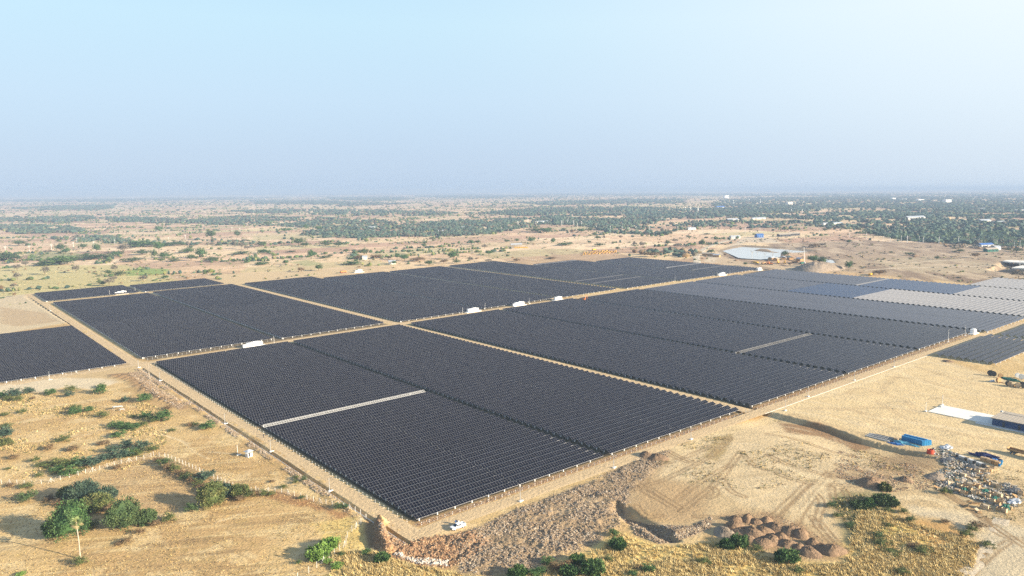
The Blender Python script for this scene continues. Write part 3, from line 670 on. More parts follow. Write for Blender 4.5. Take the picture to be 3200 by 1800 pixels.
for a, b2, v in ((495,577.5,V0),(582,658.5,200),(662,738,200),(123,211.5,539.5),(217,302,536),(314.5,397,532.5),(401,484,535),(490,567,532.5),(579,655,529.5),(661,736,527),(742,811,526),(24,111.5,529),(-62,20,529),(576,660,178)):
    for x in np.arange(a+1.2, b2, 7.2): P.append((x, v-.1, 0))
merged("far_footings", "small white concrete footings under the far panel rows", "footings", hexv, hexf, P, "white_concrete")

# striped marker posts along the outer edges
mk = empty("marker_post"); m_ = MB(); m_.tube([(0,0,0),(0,0,.45)], .065, 6); m_.obj("lower_band", "white_paint", mk); m_ = MB(); m_.tube([(0,0,.45),(0,0,.72)], .085, 6); m_.obj("dark_band", "dark_paint", mk); m_ = MB(); m_.tube([(0,0,.72),(0,0,1.1)], .065, 6); m_.obj("upper_band", "white_paint", mk)
mpos = [(123.6, 210+3*i, "west") for i in range(100)]+[(126+3.05*i, 204.9, "front") for i in range(61)]+[(315+3.1*i, 204.6, "third") for i in range(90)]+[(125+3.1*i, 533.8, "mid") for i in range(28)]+[(24+3.1*i, 525.4, "left") for i in range(20)]
mcount = {}
for i, (a, b2, w) in enumerate(mpos[:299]):
    o = mk if i == 0 else copy_tree(mk); o.matrix_world = at(a, b2, 0, relz=False)
    side = {"west": "of the west road line", "front": "of the line before the two front blocks", "third": "of the line beside the sandy yard", "mid": "of the cross road line", "left": "of the line below the left block"}[w]; mcount[w] = mcount.get(w, 0)+1
    tag(o, "banded marker post, %s from the %s end %s" % (ordn(mcount[w]), "near" if w == "west" else "left", side), "marker post", "marker posts " + side)

# ------------------------------------------------------------------ vegetation
def ico(sub):
    bm = bmesh.new(); bmesh.ops.create_icosphere(bm, subdivisions=sub, radius=1); bm.verts.ensure_lookup_table()
    V = np.array([v.co[:] for v in bm.verts]); F = np.array([[v.index for v in f.verts] for f in bm.faces]); bm.free(); return V, F
import bmesh
ICO1 = ico(1); ICO2 = ico(2); ICO3 = ico(3)
PALS = {"dark": [(.045,.075,.03),(.06,.10,.035),(.08,.12,.045),(.10,.135,.05)], "green": [(.04,.085,.03),(.055,.115,.033),(.08,.145,.045),(.10,.165,.055)],
        "blue": [(.035,.065,.05),(.045,.08,.055),(.06,.10,.065),(.08,.12,.075)], "wood": [(.05,.085,.06),(.065,.10,.07),(.085,.115,.07),(.11,.10,.07),(.055,.09,.07)], "olive": [(.07,.095,.03),(.10,.125,.04),(.135,.15,.05),(.17,.17,.06)],  # wood: blue of the haze mixed into the leaf colours
        "brown": [(.16,.10,.05),(.20,.13,.07),(.24,.17,.09),(.17,.13,.07)], "lime": [(.09,.17,.03),(.13,.23,.04),(.17,.28,.06),(.20,.31,.08)],
        "straw": [(.54,.40,.17),(.62,.47,.21),(.46,.33,.14),(.66,.53,.27)], "grey": [(.15,.13,.10),(.19,.16,.12),(.13,.12,.09),(.22,.19,.14)]}
def leaves(cen, rad, nper, size, pal, rng, long=1.0, up=0.0):
    cen = np.asarray(cen, float); k = len(cen); n = k*nper
    c = np.repeat(cen, nper, 0); d = rng.normal(size=(n, 3)); d /= np.linalg.norm(d, axis=1)[:, None]
    r = rng.random(n)**.5; R = np.repeat(np.broadcast_to(np.asarray(rad, float), (k,)), nper)
    p = c+d*(r*R)[:, None]; a = d+rng.normal(size=(n, 3))*.6; a[:, 2] += up; a /= np.linalg.norm(a, axis=1)[:, None]
    b = np.cross(a, rng.normal(size=(n, 3))); b /= np.linalg.norm(b, axis=1)[:, None]
    s = size*(.6+.8*rng.random(n)); A = a*(s*long)[:, None]; B = b*(s*.5)[:, None]
    V = np.stack([p-B*.8, p+A*.5-B, p+A, p+B], 1).reshape(-1, 3); F = np.arange(n*4).reshape(-1, 4)
    pc = np.array(PALS[pal]); cc = pc[rng.integers(0, 4, k)]; col = np.repeat(np.repeat(cc, nper, 0)*(.75+.5*rng.random((n, 1))), 4, 0)
    return V, F, col
def crown_geo(rx, ry, rz, zc, pal, seed, ncl=60, nper=26, size=.3, long=1.0, shell=(.62, 1.0), core=.72, spiky=0.0, low=-.5):
    rng = np.random.default_rng(seed); d = rng.normal(size=(ncl*3, 3)); d /= np.linalg.norm(d, axis=1)[:, None]; d = d[d[:, 2] > low][:ncl]; k = len(d)
    lump = .78+.44*vn(d[:, 0]*1.7+seed, d[:, 1]*1.7+d[:, 2]*1.3, seed)
    r = (shell[0]+(shell[1]-shell[0])*rng.random(k))*lump
    cen = d*r[:, None]*np.array([rx, ry, rz])+np.array([0, 0, zc])
    V, F, C = leaves(cen, .26*min(rx, ry)*(.7+.6*rng.random(k)), nper, size, pal, rng, long, spiky)
    iv, jf = ICO2; lum = .78+.44*vn(iv[:, 0]*1.7+seed, iv[:, 1]*1.7+iv[:, 2]*1.3, seed)
    cv = iv*np.maximum(lum, .5)[:, None]*core*np.array([rx, ry, rz]); cv[:, 2] = np.maximum(cv[:, 2], -rz*.75); cv = cv+np.array([0, 0, zc])
    pc = np.array(PALS[pal]); cc = np.repeat(pc[:2].mean(0)[None], len(cv), 0)
    return np.vstack([V, cv]), [F, jf+len(V)], np.vstack([C, cc])
def trunk_mb(h, r, nb, spread, seed, top=None, bare=False):
    rg = random.Random(seed); m = MB(); lean = rg.uniform(-.06, .06)*h
    m.tube([(0,0,-.3),(lean*.3,0,h*.35),(lean,lean*.5,h*(.95 if bare else .8))], [r, r*.75, r*.3], 7)
    for i in range(nb):
        a = i*2*math.pi/nb+rg.uniform(-.5,.5); z0 = h*rg.uniform(.3,.65); L = spread*rg.uniform(.6,1)
        p1 = (lean*.5+math.cos(a)*L*.45, math.sin(a)*L*.45, z0+L*.35); p2 = (lean*.5+math.cos(a)*L, math.sin(a)*L, z0+L*rg.uniform(.6,1.0))
        m.tube([(lean*.4,0,z0), p1, p2], [r*.45, r*.3, r*.1], 5)
        if bare:
            for j in range(4):
                b2 = a+rg.uniform(-1,1); f = rg.uniform(.4,1); q = Vector(p1).lerp(Vector(p2), f); m.tube([q, q+Vector((math.cos(b2), math.sin(b2), rg.uniform(.3,1.2)))*L*.45], [r*.16, r*.04], 4)
    return m
MESHC = {}
def tree_mesh(kind):
    """shared crown and trunk meshes one metre high and one metre wide"""
    if kind not in MESHC:
        base, var = kind.rsplit("_", 1); sd_ = hash_(kind)
        spec = {"round": (.5,.5,.40,.62,"dark"), "broad": (.5,.5,.40,.58,"dark"), "sparse": (.46,.46,.36,.62,"grey"), "greenround": (.5,.5,.42,.58,"green"),
                "brown": (.5,.5,.42,.58,"brown"), "bluebush": (.5,.5,.48,.46,"blue"), "greenbush": (.5,.5,.48,.44,"green"), "darkbush": (.5,.5,.48,.46,"dark"), "olivebush": (.5,.5,.46,.42,"olive"), "brownbush": (.5,.5,.46,.42,"brown"), "limebush": (.5,.5,.48,.44,"lime")}[base]
        bush = base.endswith("bush"); spikes = base in ("bluebush", "greenbush", "limebush")
        V, F, C = crown_geo(spec[0], spec[1], spec[2], spec[3], spec[4], sd_, ncl=44 if bush else 40, nper=22, size=.055 if not spikes else .05, long=2.4 if spikes else 1.1, shell=(.35, 1.15) if bush else (.5, 1.05), core=(.42 if bush else .6) if base != "sparse" else .32, spiky=.5 if spikes else 0)
        cr = mesh_np("crown", V, F, "leaf", col=C)
        tr = None if bush and False else trunk_mb(.55 if not bush else .35, .035, 4, .28, sd_).mesh("trunk", "bark")
        MESHC[kind] = (cr, tr)
    return MESHC[kind]
def hash_(s): 
    n = 7
    for ch in s: n = (n*31+ord(ch)) % 100003
    return n
def tree(name, kind, px, py, wpx, hpx, label, group=None, cat=None, rz=None, uvh=None):
    u, v = U(px, py); m = mpp(px, py); w = wpx*m; h = hpx*m*1.05
    r = empty(name); r.matrix_world = at(u, v, 0, rz if rz is not None else random.uniform(0, 6.28), (w, w, max(h, .3)), relz=(py > 900))
    cr, tr = tree_mesh(kind); part("crown", cr, r); part("trunk", tr, r)
    tag(r, label, cat or name.split("_")[-1].replace("bush", "shrub"), group); return r

# big trees of the lower left cluster, each with its own leaf mass
def big_tree(px, py, wpx, hpx, pal, label, seed, ncl=150, nper=60, size=.34, long=1.1, name="leafy_tree", cat="tree", core=.78, spiky=0, depth=.9):
    u, v = U(px, py); m = mpp(px, py); rx = wpx*m/2; hh = hpx*m*1.02; rz = hh*.52
    r = empty(name); r.matrix_world = at(u, v, 0, .3)
    V, F, C = crown_geo(rx, rx*depth, rz, hh-rz*1.0, pal, seed, ncl, nper, size, long, (.7, 1.0), core, spiky, -.75)
    part("crown", mesh_np("crown", V, F, "leaf", col=C), r); part("trunk", trunk_mb(hh*.7, .28 if hh > 4 else .1, 6, rx*.6, seed).mesh("trunk", "bark"), r)
    return tag(r, label, cat)
def z1(x, y): return (x/K, 1350+y/K)
BT = [((690,1050),330,290,"green","large mid-green spreading tree behind the tall palm",11,1.1,"leafy_tree",.8),
      ((560,1062),170,150,"green","lower bright green lobe-shaped tree at the left foot of the palm cluster",12,1.1,"leafy_tree",.8),
      ((1250,960),300,245,"dark","big round dark green tree in the middle of the lower left field",13,1.1,"leafy_tree",.85),
      ((1475,925),165,120,"dark","small dark round tree touching the right side of the big round one",14,1.1,"leafy_tree",.8),
      ((835,690),260,150,"blue","wide blue-green thorny tree at the top of the lower left cluster",15,2.2,"thorn_tree",.6),
      ((1060,680),180,90,"blue","blue-green thorny tree on the right shoulder of the cluster",16,2.2,"thorn_tree",.55),
      ((660,680),110,105,"olive","small olive tree left of the blue-green thorny tree",17,1.1,"leafy_tree",.8),
      ((965,780),250,110,"olive","olive thorny tree mass between the cluster top and the round tree",18,1.8,"thorn_tree",.5),
      ((2140,745),250,215,"olive","round green tree standing alone beside the hedge, long shadow to its left",19,1.1,"leafy_tree",.85),
      ((2270,650),140,120,"blue","blue-green thorn tree just behind the round hedge tree",20,2.2,"thorn_tree",.5),
      ((2410,640),160,110,"olive","olive-brown thorn tree at the end of the hedge by the fence",21,1.6,"thorn_tree",.5)]
for (p, w, h, pal, lab, sd_, lg, nm, core) in BT:
    big_tree(*z1(*p), w/K, h/K, pal, lab, sd_, ncl=120 if w > 200 else 70, nper=50, size=.34 if lg < 1.5 else .26, long=lg, name=nm, core=core, spiky=.5 if lg > 1.5 else 0)
def big_bush(o, p, w, h, pal, lab, seed, long=2.4):
    return big_tree(o[0]+p[0]/K, o[1]+p[1]/K, w/K, h*.72/K, pal, lab, seed, ncl=60, nper=50, size=.26, long=long, name="thorn_shrub", cat="shrub", core=.5, spiky=.7)
big_bush((800,1350), (740,1170), 185, 110, "lime", "bright green feathery shrub next to the leaning fence posts", 31)
big_bush((800,1350), (630,1265), 225, 130, "lime", "larger bright green feathery shrub in front of the fence post line", 32)
big_bush((800,1350), (1265,1300), 135, 95, "green", "dark green spiky shrub below the brown rubble slope", 33)
big_bush((1600,1350), (1065,1175), 150, 110, "green", "spiky green shrub below the curved dirt bank", 34)
big_bush((1600,1350), (820,1420), 230, 130, "green", "wide spiky green shrub at the bottom edge centre", 35)
big_bush((1600,1350), (650,1310), 140, 80, "green", "spiky green shrub just above the wide bottom-edge one", 36)
big_bush((1600,1350), (580,1440), 180, 90, "green", "spiky green shrub left of the wide bottom-edge one", 37)
big_bush((1600,1350), (50,1455), 170, 110, "green", "spiky dark green shrub in the rubble at the bottom edge", 38)
big_bush((1600,1350), (2290,1135), 165, 95, "green", "spiky green shrub in front of the dark soil mounds", 39)
big_bush((1600,1350), (2165,1165), 135, 70, "green", "smaller spiky green shrub left of the one by the soil mounds", 40)
big_bush((2400,1350), (1160,715), 190, 85, "dark", "largest dark shrub on the dark bank right of the rutted yard", 41, 2.2)
big_bush((2400,1350), (915,760), 140, 55, "dark", "low dark shrub left of the largest bank shrub", 42, 1.6)
big_bush((2400,1350), (1010,745), 110, 80, "green", "green shrub between the two dark bank shrubs", 43, 1.6)
big_bush((2400,1350), (1240,740), 130, 60, "dark", "low dark shrub on the right of the bank shrubs", 44, 1.6)
big_bush((2400,1350), (1175,580), 120, 60, "olive", "olive green shrub above the dark bank shrubs", 45, 1.6)
big_bush((2400,1350), (190,1300), 210, 110, "green", "dark green spiky shrub below the right-hand soil mounds", 46)
BL = {"bluebush": ("thorn_shrub", "blue-green thorny shrub"), "greenbush": ("thorn_shrub", "green thorny shrub"), "darkbush": ("leafy_shrub", "dark leafy shrub"), "olivebush": ("leafy_shrub", "olive dry-leaved shrub"), "brownbush": ("dry_shrub", "brown dry shrub"), "limebush": ("thorn_shrub", "bright green thorny shrub")}
def bushes(o, where, L):
    L = sorted(L, key=lambda q: q[0])
    for i, q in enumerate(L):
        px, py = o[0]+q[0]/K, o[1]+q[1]/K; w = q[2]/K; h = (q[4] if len(q) > 4 else q[2]*.55)/K; kind = q[3]
        nm, ds = BL[kind]
        tree(nm, kind+"_%d" % (i % 2), px, py, w, h, "%s, %s from the left %s" % (ds, ordn(i+1), where), "shrubs "+where, "shrub")
bushes((0,960), "on the dry slope west of the ditch", [(40,905,90,"greenbush"),(145,905,120,"bluebush"),(295,868,95,"bluebush"),(505,880,90,"greenbush"),(1010,870,95,"greenbush",80),(1035,812,80,"olivebush"),(690,905,85,"bluebush"),(720,850,110,"olivebush"),(1265,955,85,"bluebush"),(1460,945,120,"greenbush"),(170,945,90,"olivebush"),(90,935,80,"olivebush"),(755,1028,90,"olivebush"),(900,1050,75,"greenbush",45),(765,1075,110,"greenbush"),(1030,1108,110,"olivebush"),(1465,1115,105,"greenbush"),(1635,1135,160,"greenbush",85),(1540,1150,130,"olivebush",50),(1170,1205,120,"greenbush",45),(1250,1225,130,"greenbush",50),(1340,1228,120,"greenbush",50),(1440,1195,110,"olivebush",50),(2085,1225,140,"greenbush",60),(1970,1190,80,"olivebush",35),(35,1315,150,"bluebush",80),(65,1205,110,"olivebush",35),(60,1390,130,"olivebush",50),(225,1065,75,"olivebush"),(45,1090,80,"olivebush",30),(1690,1030,90,"brownbush",40),(1345,1105,70,"olivebush",25),(1740,1245,80,"olivebush",25),(330,925,50,"brownbush"),(1920,1195,80,"brownbush",40)])
bushes((0,1350), "in the scrub above the fence line", [(50,60,120,"bluebush"),(60,130,130,"olivebush"),(1430,175,130,"bluebush",75),(1275,150,120,"bluebush",60),(1130,205,110,"bluebush",55),(1215,265,170,"bluebush",75),(1330,240,120,"greenbush"),(1050,300,110,"bluebush",60),(900,350,170,"bluebush",75),(780,350,150,"greenbush",70),(650,345,170,"olivebush",70),(560,320,120,"olivebush",55),(690,445,140,"greenbush",70),(570,405,120,"greenbush",50),(800,400,90,"olivebush",40),(400,445,75,"olivebush",35),(440,350,150,"olivebush",45),(1540,190,120,"olivebush",55),(130,270,90,"brownbush",40),(360,300,80,"olivebush",50),(730,190,130,"brownbush",45),(500,180,90,"brownbush",60),(640,90,120,"olivebush",50),(1190,50,120,"greenbush",50),(1030,130,120,"brownbush",40),(80,375,60,"olivebush",20),(1390,240,110,"olivebush",60)])
bushes((0,1350), "in and around the lower left fields", [(265,565,115,"olivebush",50),(100,550,80,"brownbush",35),(275,690,165,"darkbush",80),(1935,800,140,"darkbush",80),(1700,895,120,"olivebush",80),(1410,1020,100,"brownbush",50),(2060,490,160,"bluebush",75),(2110,455,100,"bluebush",60),(2160,560,130,"bluebush",60),(2500,650,130,"olivebush",75),(2570,640,100,"brownbush",60),(1200,1135,80,"brownbush",30),(1280,1110,110,"brownbush",50),(805,1335,120,"olivebush",75),(500,690,120,"brownbush",50),(640,730,170,"brownbush",70),(720,720,120,"brownbush",60),(930,960,110,"olivebush",60),(490,1000,100,"darkbush",90),(1080,810,100,"brownbush",80),(1550,940,110,"brownbush",50),(2420,690,120,"brownbush",50),(1180,375,90,"brownbush",45),(215,1445,70,"limebush",30)])
bushes((0,1350), "in the brown hedge beside the ploughed plot", [(1600+i*58, 300+i*33+(i % 3)*9, 95+(i*37 % 50), ["brownbush","darkbush","brownbush","olivebush"][i % 4], 55+(i*23 % 25)) for i in range(9)])
bushes((800,1350), "between the ditch and the corner fence", [(480,500,65,"darkbush",50),(400,515,60,"olivebush",40),(410,470,60,"olivebush",30),(840,775,110,"darkbush",60),(900,770,60,"greenbush"),(1110,1230,85,"greenbush",45),(820,1365,110,"limebush",50),(725,1320,80,"limebush",40),(860,1250,70,"darkbush",45),(160,505,60,"brownbush",25),(80,640,90,"olivebush",60),(460,675,60,"darkbush",35),(280,560,80,"olivebush",35),(430,1330,60,"darkbush",35),(150,640,80,"olivebush",40)])
bushes((1600,1350), "in the golden grass along the bottom edge", [(1025,1045,90,"greenbush",65),(1370,1395,120,"greenbush",60),(1280,1370,80,"brownbush",30),(1930,1325,125,"olivebush",60),(360,1325,110,"greenbush",60),(290,1415,110,"greenbush",45),(440,1390,140,"brownbush",90),(540,1370,130,"brownbush",90),(2460,1190,130,"olivebush",50),(980,1290,100,"olivebush",40),(1220,1445,90,"greenbush"),(230,1449,120,"greenbush",50),(700,1340,100,"darkbush",60),(2060,1170,90,"olivebush",40),(760,1440,110,"greenbush",60)])
bushes((2400,1350), "in the ochre grass on the lower right", [(300,1410,130,"olivebush",50),(1430,900,90,"darkbush",55),(1360,810,90,"olivebush",40),(1210,800,90,"olivebush",40),(1130,1140,150,"olivebush",60),(1120,1060,110,"darkbush",45),(1540,1220,150,"olivebush",65),(1460,1160,110,"brownbush",50),(2100,970,120,"brownbush",70),(2060,1000,100,"olivebush",50),(1340,1420,120,"olivebush",50),(1990,1050,110,"olivebush",60),(2190,1150,120,"olivebush",50),(1210,950,70,"olivebush",30),(640,750,110,"darkbush",45),(700,850,90,"olivebush",40),(830,950,100,"darkbush",40),(1790,915,80,"brownbush",30),(1240,1220,170,"olivebush",40),(1780,620,100,"olivebush",60)])

# the palm
def palm():
    p = (250.6, 1746); u, v = U(*p); r = empty("palm_tree"); r.matrix_world = at(u, v); h = 11.6
    m = MB(); m.tube([(0,0,-.2),(.05,0,1),(.12,.05,5),(.02,.05,9),(0,0,h)], [.30,.2,.17,.15,.15], 9); m.obj("trunk", "palebark", r)
    rng = np.random.default_rng(3); V = []; F = []; C = []; nb = 0
    for i in range(36):
        az = rng.random()*6.283; el = rng.uniform(-.9, 1.35); L = rng.uniform(1.0, 1.5); dr = np.array([math.cos(az)*math.cos(el), math.sin(az)*math.cos(el), math.sin(el)])
        side = np.cross(dr, [0,0,1.0]); side /= np.linalg.norm(side)+1e-6; o0 = np.array([0,0,h]); st = o0+dr*L
        V += [o0-side*.03, o0+side*.03, st+side*.03, st-side*.03]; F.append([nb, nb+1, nb+2, nb+3]); C += [(.35,.33,.12)]*4; nb += 4
        upv = np.cross(side, dr)
        for k in range(13):
            a = (k/12-.5)*3.4; d2 = dr*math.cos(a)+side*math.sin(a); n2 = np.cross(d2, upv); R = .95*(1-.15*abs(a))
            tip = st+d2*R+upv*(.06*((k % 2)*2-1))-np.array([0,0,.12]); mid = st+d2*R*.5
            V += [st, mid+n2*.055, tip, mid-n2*.055]; F.append([nb, nb+1, nb+2, nb+3]); cc = np.array((.21,.26,.10) if el > -.2 else (.30,.24,.12))*rng.uniform(.8, 1.3); C += [tuple(cc)]*4; nb += 4
    part("crown", mesh_np("crown", np.array(V), [np.array(F)], "leaf", col=np.array(C)), r)
    tag(r, "tall lone fan palm with a thin pale trunk in the lower left field", "palm tree")
palm()
def bare_tree(px, py, hpx, label, seed, mat_="palebark"):
    u, v = U(px, py); h = hpx*mpp(px, py)*1.05; r = empty("bare_tree"); r.matrix_world = at(u, v, 0, seed, relz=py > 900)
    trunk_mb(h, h*.022, 8, h*.36, seed, bare=True).obj("trunk", mat_, r); return tag(r, label, "bare tree")
bare_tree(466, 1182, 44, "leafless tree on the bank where the roads meet", 3)
bare_tree(2350, 806, 26, "leafless dead tree standing in the pond, tallest on its left side", 4); bare_tree(2366, 796, 13, "small leafless tree standing in the pond beside the island", 5); bare_tree(2390, 804, 15, "thin leafless tree in the pond right of the island trees", 6)
bare_tree(2414, 806, 24, "bare many-branched tree on the near pond shore", 7); bare_tree(2466, 806, 36, "tall bare tree by the machine yard at the pond", 8); bare_tree(2794, 813, 12, "tiny dead tree on the brown plain right of the pond", 9, "bark")
bare_tree(945, 850, 22, "pale bare tree behind the back edge of the arrays", 10); bare_tree(1140, 894, 15, "x", 11) if False else None

# trees traced one by one in the fields behind
TK = {"d": ("round_tree", "round", "dark round tree"), "g": ("bushy_tree", "greenround", "green bushy tree"), "b": ("dry_tree", "sparse", "grey-brown half bare tree"), "G": ("shrub_thicket", "greenbush", "wide green thicket"), "D": ("shrub_thicket", "darkbush", "wide dark thicket"), "r": ("dry_tree", "brown", "brown dry tree")}
def trees(o, where, L):
    L = sorted(L, key=lambda q: q[0])
    for i, (x, y, w, h, k) in enumerate(L):
        nm, kd, ds = TK[k]; cat = "thicket" if "thicket" in nm else "tree"
        tree(nm, kd+"_%d" % (i % 3), o[0]+x/K, o[1]+y/K, w/K, h/K, "%s, %s from the left %s" % (ds, ordn(i+1), where), "trees "+where, cat)
trees((0,560), "in the fields behind the left blocks", [(175,920,78,52,"b"),(258,882,58,50,"b"),(452,960,85,65,"b"),(768,944,66,66,"b"),(175,1015,62,60,"b"),(600,858,265,70,"G"),(430,870,150,35,"D"),(1098,967,62,44,"d"),(1200,965,125,34,"D"),(1160,928,68,52,"b"),(1000,1050,50,34,"D"),(1100,1075,90,75,"b"),(1150,1035,60,55,"b"),(1035,1070,60,35,"g"),(1440,1025,90,45,"b"),(1660,1000,60,28,"G"),(940,805,330,50,"D"),(1330,830,170,40,"D"),(1180,770,120,35,"g"),(1555,800,65,70,"d"),(1660,790,110,50,"G"),(1430,760,150,45,"D"),(1600,730,90,90,"g"),(2025,795,110,90,"g"),(1925,820,105,52,"d"),(2135,825,175,40,"D"),(1620,835,70,32,"d"),(1740,830,130,30,"D"),(2355,843,55,32,"d"),(1885,740,130,40,"G"),(2435,755,190,26,"D"),(975,735,72,70,"g"),(610,730,95,65,"d"),(660,748,70,40,"g"),(490,750,62,34,"b"),(100,820,220,75,"D"),(190,670,105,42,"d"),(1420,680,300,52,"G"),(1670,675,100,30,"G"),(1790,670,130,40,"D"),(2130,610,100,88,"d"),(2390,590,60,62,"d"),(1920,700,50,28,"d"),(1090,840,60,30,"d"),(2200,670,40,25,"d"),(140,1095,60,35,"b"),(10,1130,50,50,"r"),(145,1180,30,30,"r"),(110,845,45,30,"d"),(440,590,42,25,"g"),(285,440,48,34,"d"),(1600,530,80,50,"g"),(2430,700,70,60,"b"),(2490,712,70,40,"b"),(840,705,75,45,"d"),(1250,740,110,70,"b")])
trees((800,560), "in the dry plain behind the central blocks", [(630,922,78,58,"d"),(455,935,62,45,"r"),(300,858,62,42,"g"),(555,805,75,85,"g"),(905,742,62,36,"d"),(985,738,55,28,"d"),(1090,758,100,52,"d"),(1040,805,85,38,"r"),(1420,808,65,65,"g"),(1495,818,95,55,"g"),(1535,752,62,38,"d"),(1590,755,40,22,"d"),(1335,805,45,30,"d"),(1620,825,150,35,"r"),(1985,805,120,75,"g"),(2020,845,80,42,"D"),(1740,868,105,48,"d"),(1890,845,80,35,"r"),(2160,835,55,55,"b"),(2345,765,80,50,"g"),(1690,695,55,45,"d"),(960,860,160,35,"G"),(1005,835,45,30,"g"),(1390,860,55,38,"g"),(1210,800,120,40,"r"),(60,680,115,50,"d"),(430,665,130,65,"d"),(500,680,100,40,"d"),(75,745,120,35,"G"),(350,735,90,16,"D"),(700,670,120,40,"D"),(830,680,130,40,"d"),(60,860,120,28,"G"),(690,795,120,25,"D"),(745,780,60,25,"D"),(370,820,45,20,"g"),(590,780,55,45,"g"),(2170,660,60,45,"g"),(2230,655,60,40,"d"),(335,530,50,40,"g"),(290,535,60,40,"g"),(115,475,42,44,"d"),(630,515,70,40,"g"),(495,500,45,42,"g"),(2300,700,60,45,"b"),(2340,835,80,30,"b"),(2525,640,60,30,"d")])
trees((1600,560), "in the dry plain left of the pond", [(412,650,48,55,"g"),(190,640,75,50,"g"),(50,632,50,30,"d"),(775,648,45,28,"d"),(1060,712,48,28,"d"),(1235,685,50,55,"b"),(1310,690,52,60,"b"),(1565,668,55,50,"d"),(1660,695,90,45,"b"),(1915,682,68,68,"d"),(860,610,70,38,"d"),(830,575,50,36,"d"),(790,535,45,45,"d"),(700,540,80,45,"g"),(925,608,35,40,"b"),(1090,595,45,28,"r"),(560,555,30,35,"d"),(520,520,60,25,"d"),(880,675,110,35,"D"),(530,665,140,28,"G"),(1550,560,130,35,"D"),(1780,590,60,20,"D"),(2005,750,65,40,"d"),(1400,780,130,45,"r"),(1490,760,80,30,"r"),(400,800,110,16,"r"),(350,785,40,20,"d"),(50,830,70,30,"r"),(1960,560,60,18,"D"),(1360,560,50,22,"b"),(2345,870,42,30,"d"),(610,545,55,35,"r"),(1640,640,60,40,"b"),(240,530,180,50,"D"),(350,540,160,50,"g"),(2145,770,40,22,"r")])
trees((2400,560), "around and right of the pond", [(812,648,42,34,"d"),(815,910,80,75,"g"),(545,880,95,85,"d"),(455,845,110,75,"g"),(165,782,65,55,"d"),(1698,808,52,26,"d"),(1118,965,110,45,"r"),(1425,765,85,28,"D"),(1235,748,40,18,"d"),(460,685,110,32,"r"),(545,678,60,28,"b"),(1470,790,40,14,"r"),(2085,788,70,36,"r"),(1930,735,75,28,"D"),(2500,730,90,28,"D"),(2410,715,70,20,"D"),(1405,390,42,38,"d"),(220,870,42,30,"r"),(610,510,50,20,"g"),(570,520,50,22,"d"),(240,510,50,20,"d"),(870,860,40,16,"r"),(2520,1000,110,60,"b"),(745,620,50,18,"r"),(1885,700,60,14,"D")])

# ------------------------------------------------------------------ distant woods, scattered far bushes, grass, stones
def pick(pg, n, rng, dens=None):
    lo = pg.min(0); hi = pg.max(0); out = []; got = 0; tries = 0
    while got < n and tries < 60:
        q = lo+(hi-lo)*rng.random((max(n*2, 500), 2)); s = sdist(pg, q[:, 0], q[:, 1], 1); k = s > 0
        if dens is not None: k &= rng.random(len(q)) < dens(q[:, 0], q[:, 1])
        out.append(q[k]); got += k.sum(); tries += 1
    return np.concatenate(out)[:n]
def area(pg): x, y = pg[:, 0], pg[:, 1]; return abs(np.dot(x, np.roll(y, -1))-np.dot(y, np.roll(x, -1)))/2
def blobs(name, label, cat, pts, rr, hh, pal, seed, fine=False, zr=True):
    rng = np.random.default_rng(seed); n = len(pts)
    if not n: return
    iv, jf = ICO2 if fine else ICO1; iv = iv*(.72+.56*vn(iv[:, 0]*2.3+seed, iv[:, 1]*2.3+iv[:, 2]*1.9, seed))[:, None]; iv = iv+rng.normal(size=iv.shape)*.07
    r = rr[0]+(rr[1]-rr[0])*rng.random(n)**1.6; h = hh[0]+(hh[1]-hh[0])*rng.random(n)
    h = np.minimum(h, r*2.2); sc_ = np.stack([r*(.7+.6*rng.random(n)), r*(.7+.6*rng.random(n)), h*.5], 1)
    pc = np.array(sum([PALS[p] for p in pal], [])); C = pc[rng.integers(0, len(pc), n)]*(.8+.4*rng.random((n, 1)))
    P = np.column_stack([pts, h*.42]); cc = np.repeat(C, len(iv), 0)*(.85+.3*rng.random((n*len(iv), 1)))
    merged(name, label, cat, iv, [jf], P, "leaf", scale=sc_, rotz=rng.random(n)*6.28, col=cc)
rg = np.random.default_rng(91)
clump = lambda a, b, lo, hi, sd, sc_: (lambda u, v: a+b*ss(lo, hi, fbm(u/sc_, v/sc_, sd)))
# dense woods on the right and the bands in the haze
W1 = poly([(1470,712),(1560,690),(1700,678),(1900,668),(2120,655),(2420,648),(2900,640),(3300,640),(3300,768),(3120,768),(2960,762),(2840,752),(2740,735),(2640,716),(2450,714),(2250,712),(2090,722),(1960,712),(1850,705),(1760,702),(1640,714),(1560,722)])
CLR = poly([(2470,668),(2560,652),(2760,648),(2800,658),(2700,666),(2560,668)])
def wood_d(u, v): return np.where(sdist(CLR, u, v, 5) > 0, .03, (.04+.96*ss(.42, .58, fbm(u/110, v/110, 301)))*(.45+.55*ss(.35, .6, fbm(u/420, v/260, 302))))
p_ = pick(W1, 8000, rg, wood_d); d_ = np.hypot(p_[:, 0], p_[:, 1]); nr_ = d_ < 2300
blobs("woodland", "dense blue-green woodland on the plain behind the pond", "woodland", p_[nr_], (2.0,6.5), (3.0,9), ("wood","wood","blue"), 1, True)
blobs("woodland", "hazy woodland farther off on the right", "woodland", p_[~nr_], (4,11), (4,9), ("wood","blue","wood"), 2)
LOW = poly([(2700,722),(2850,720),(3300,720),(3300,775),(3100,768),(2940,760),(2830,752),(2740,735)])
blobs("low_scrub", "low green scrub covering the ground along the power poles", "scrub", pick(LOW, 5000, rg), (1.5,4.5), (1.5,3), ("dark","blue","dark"), 3)
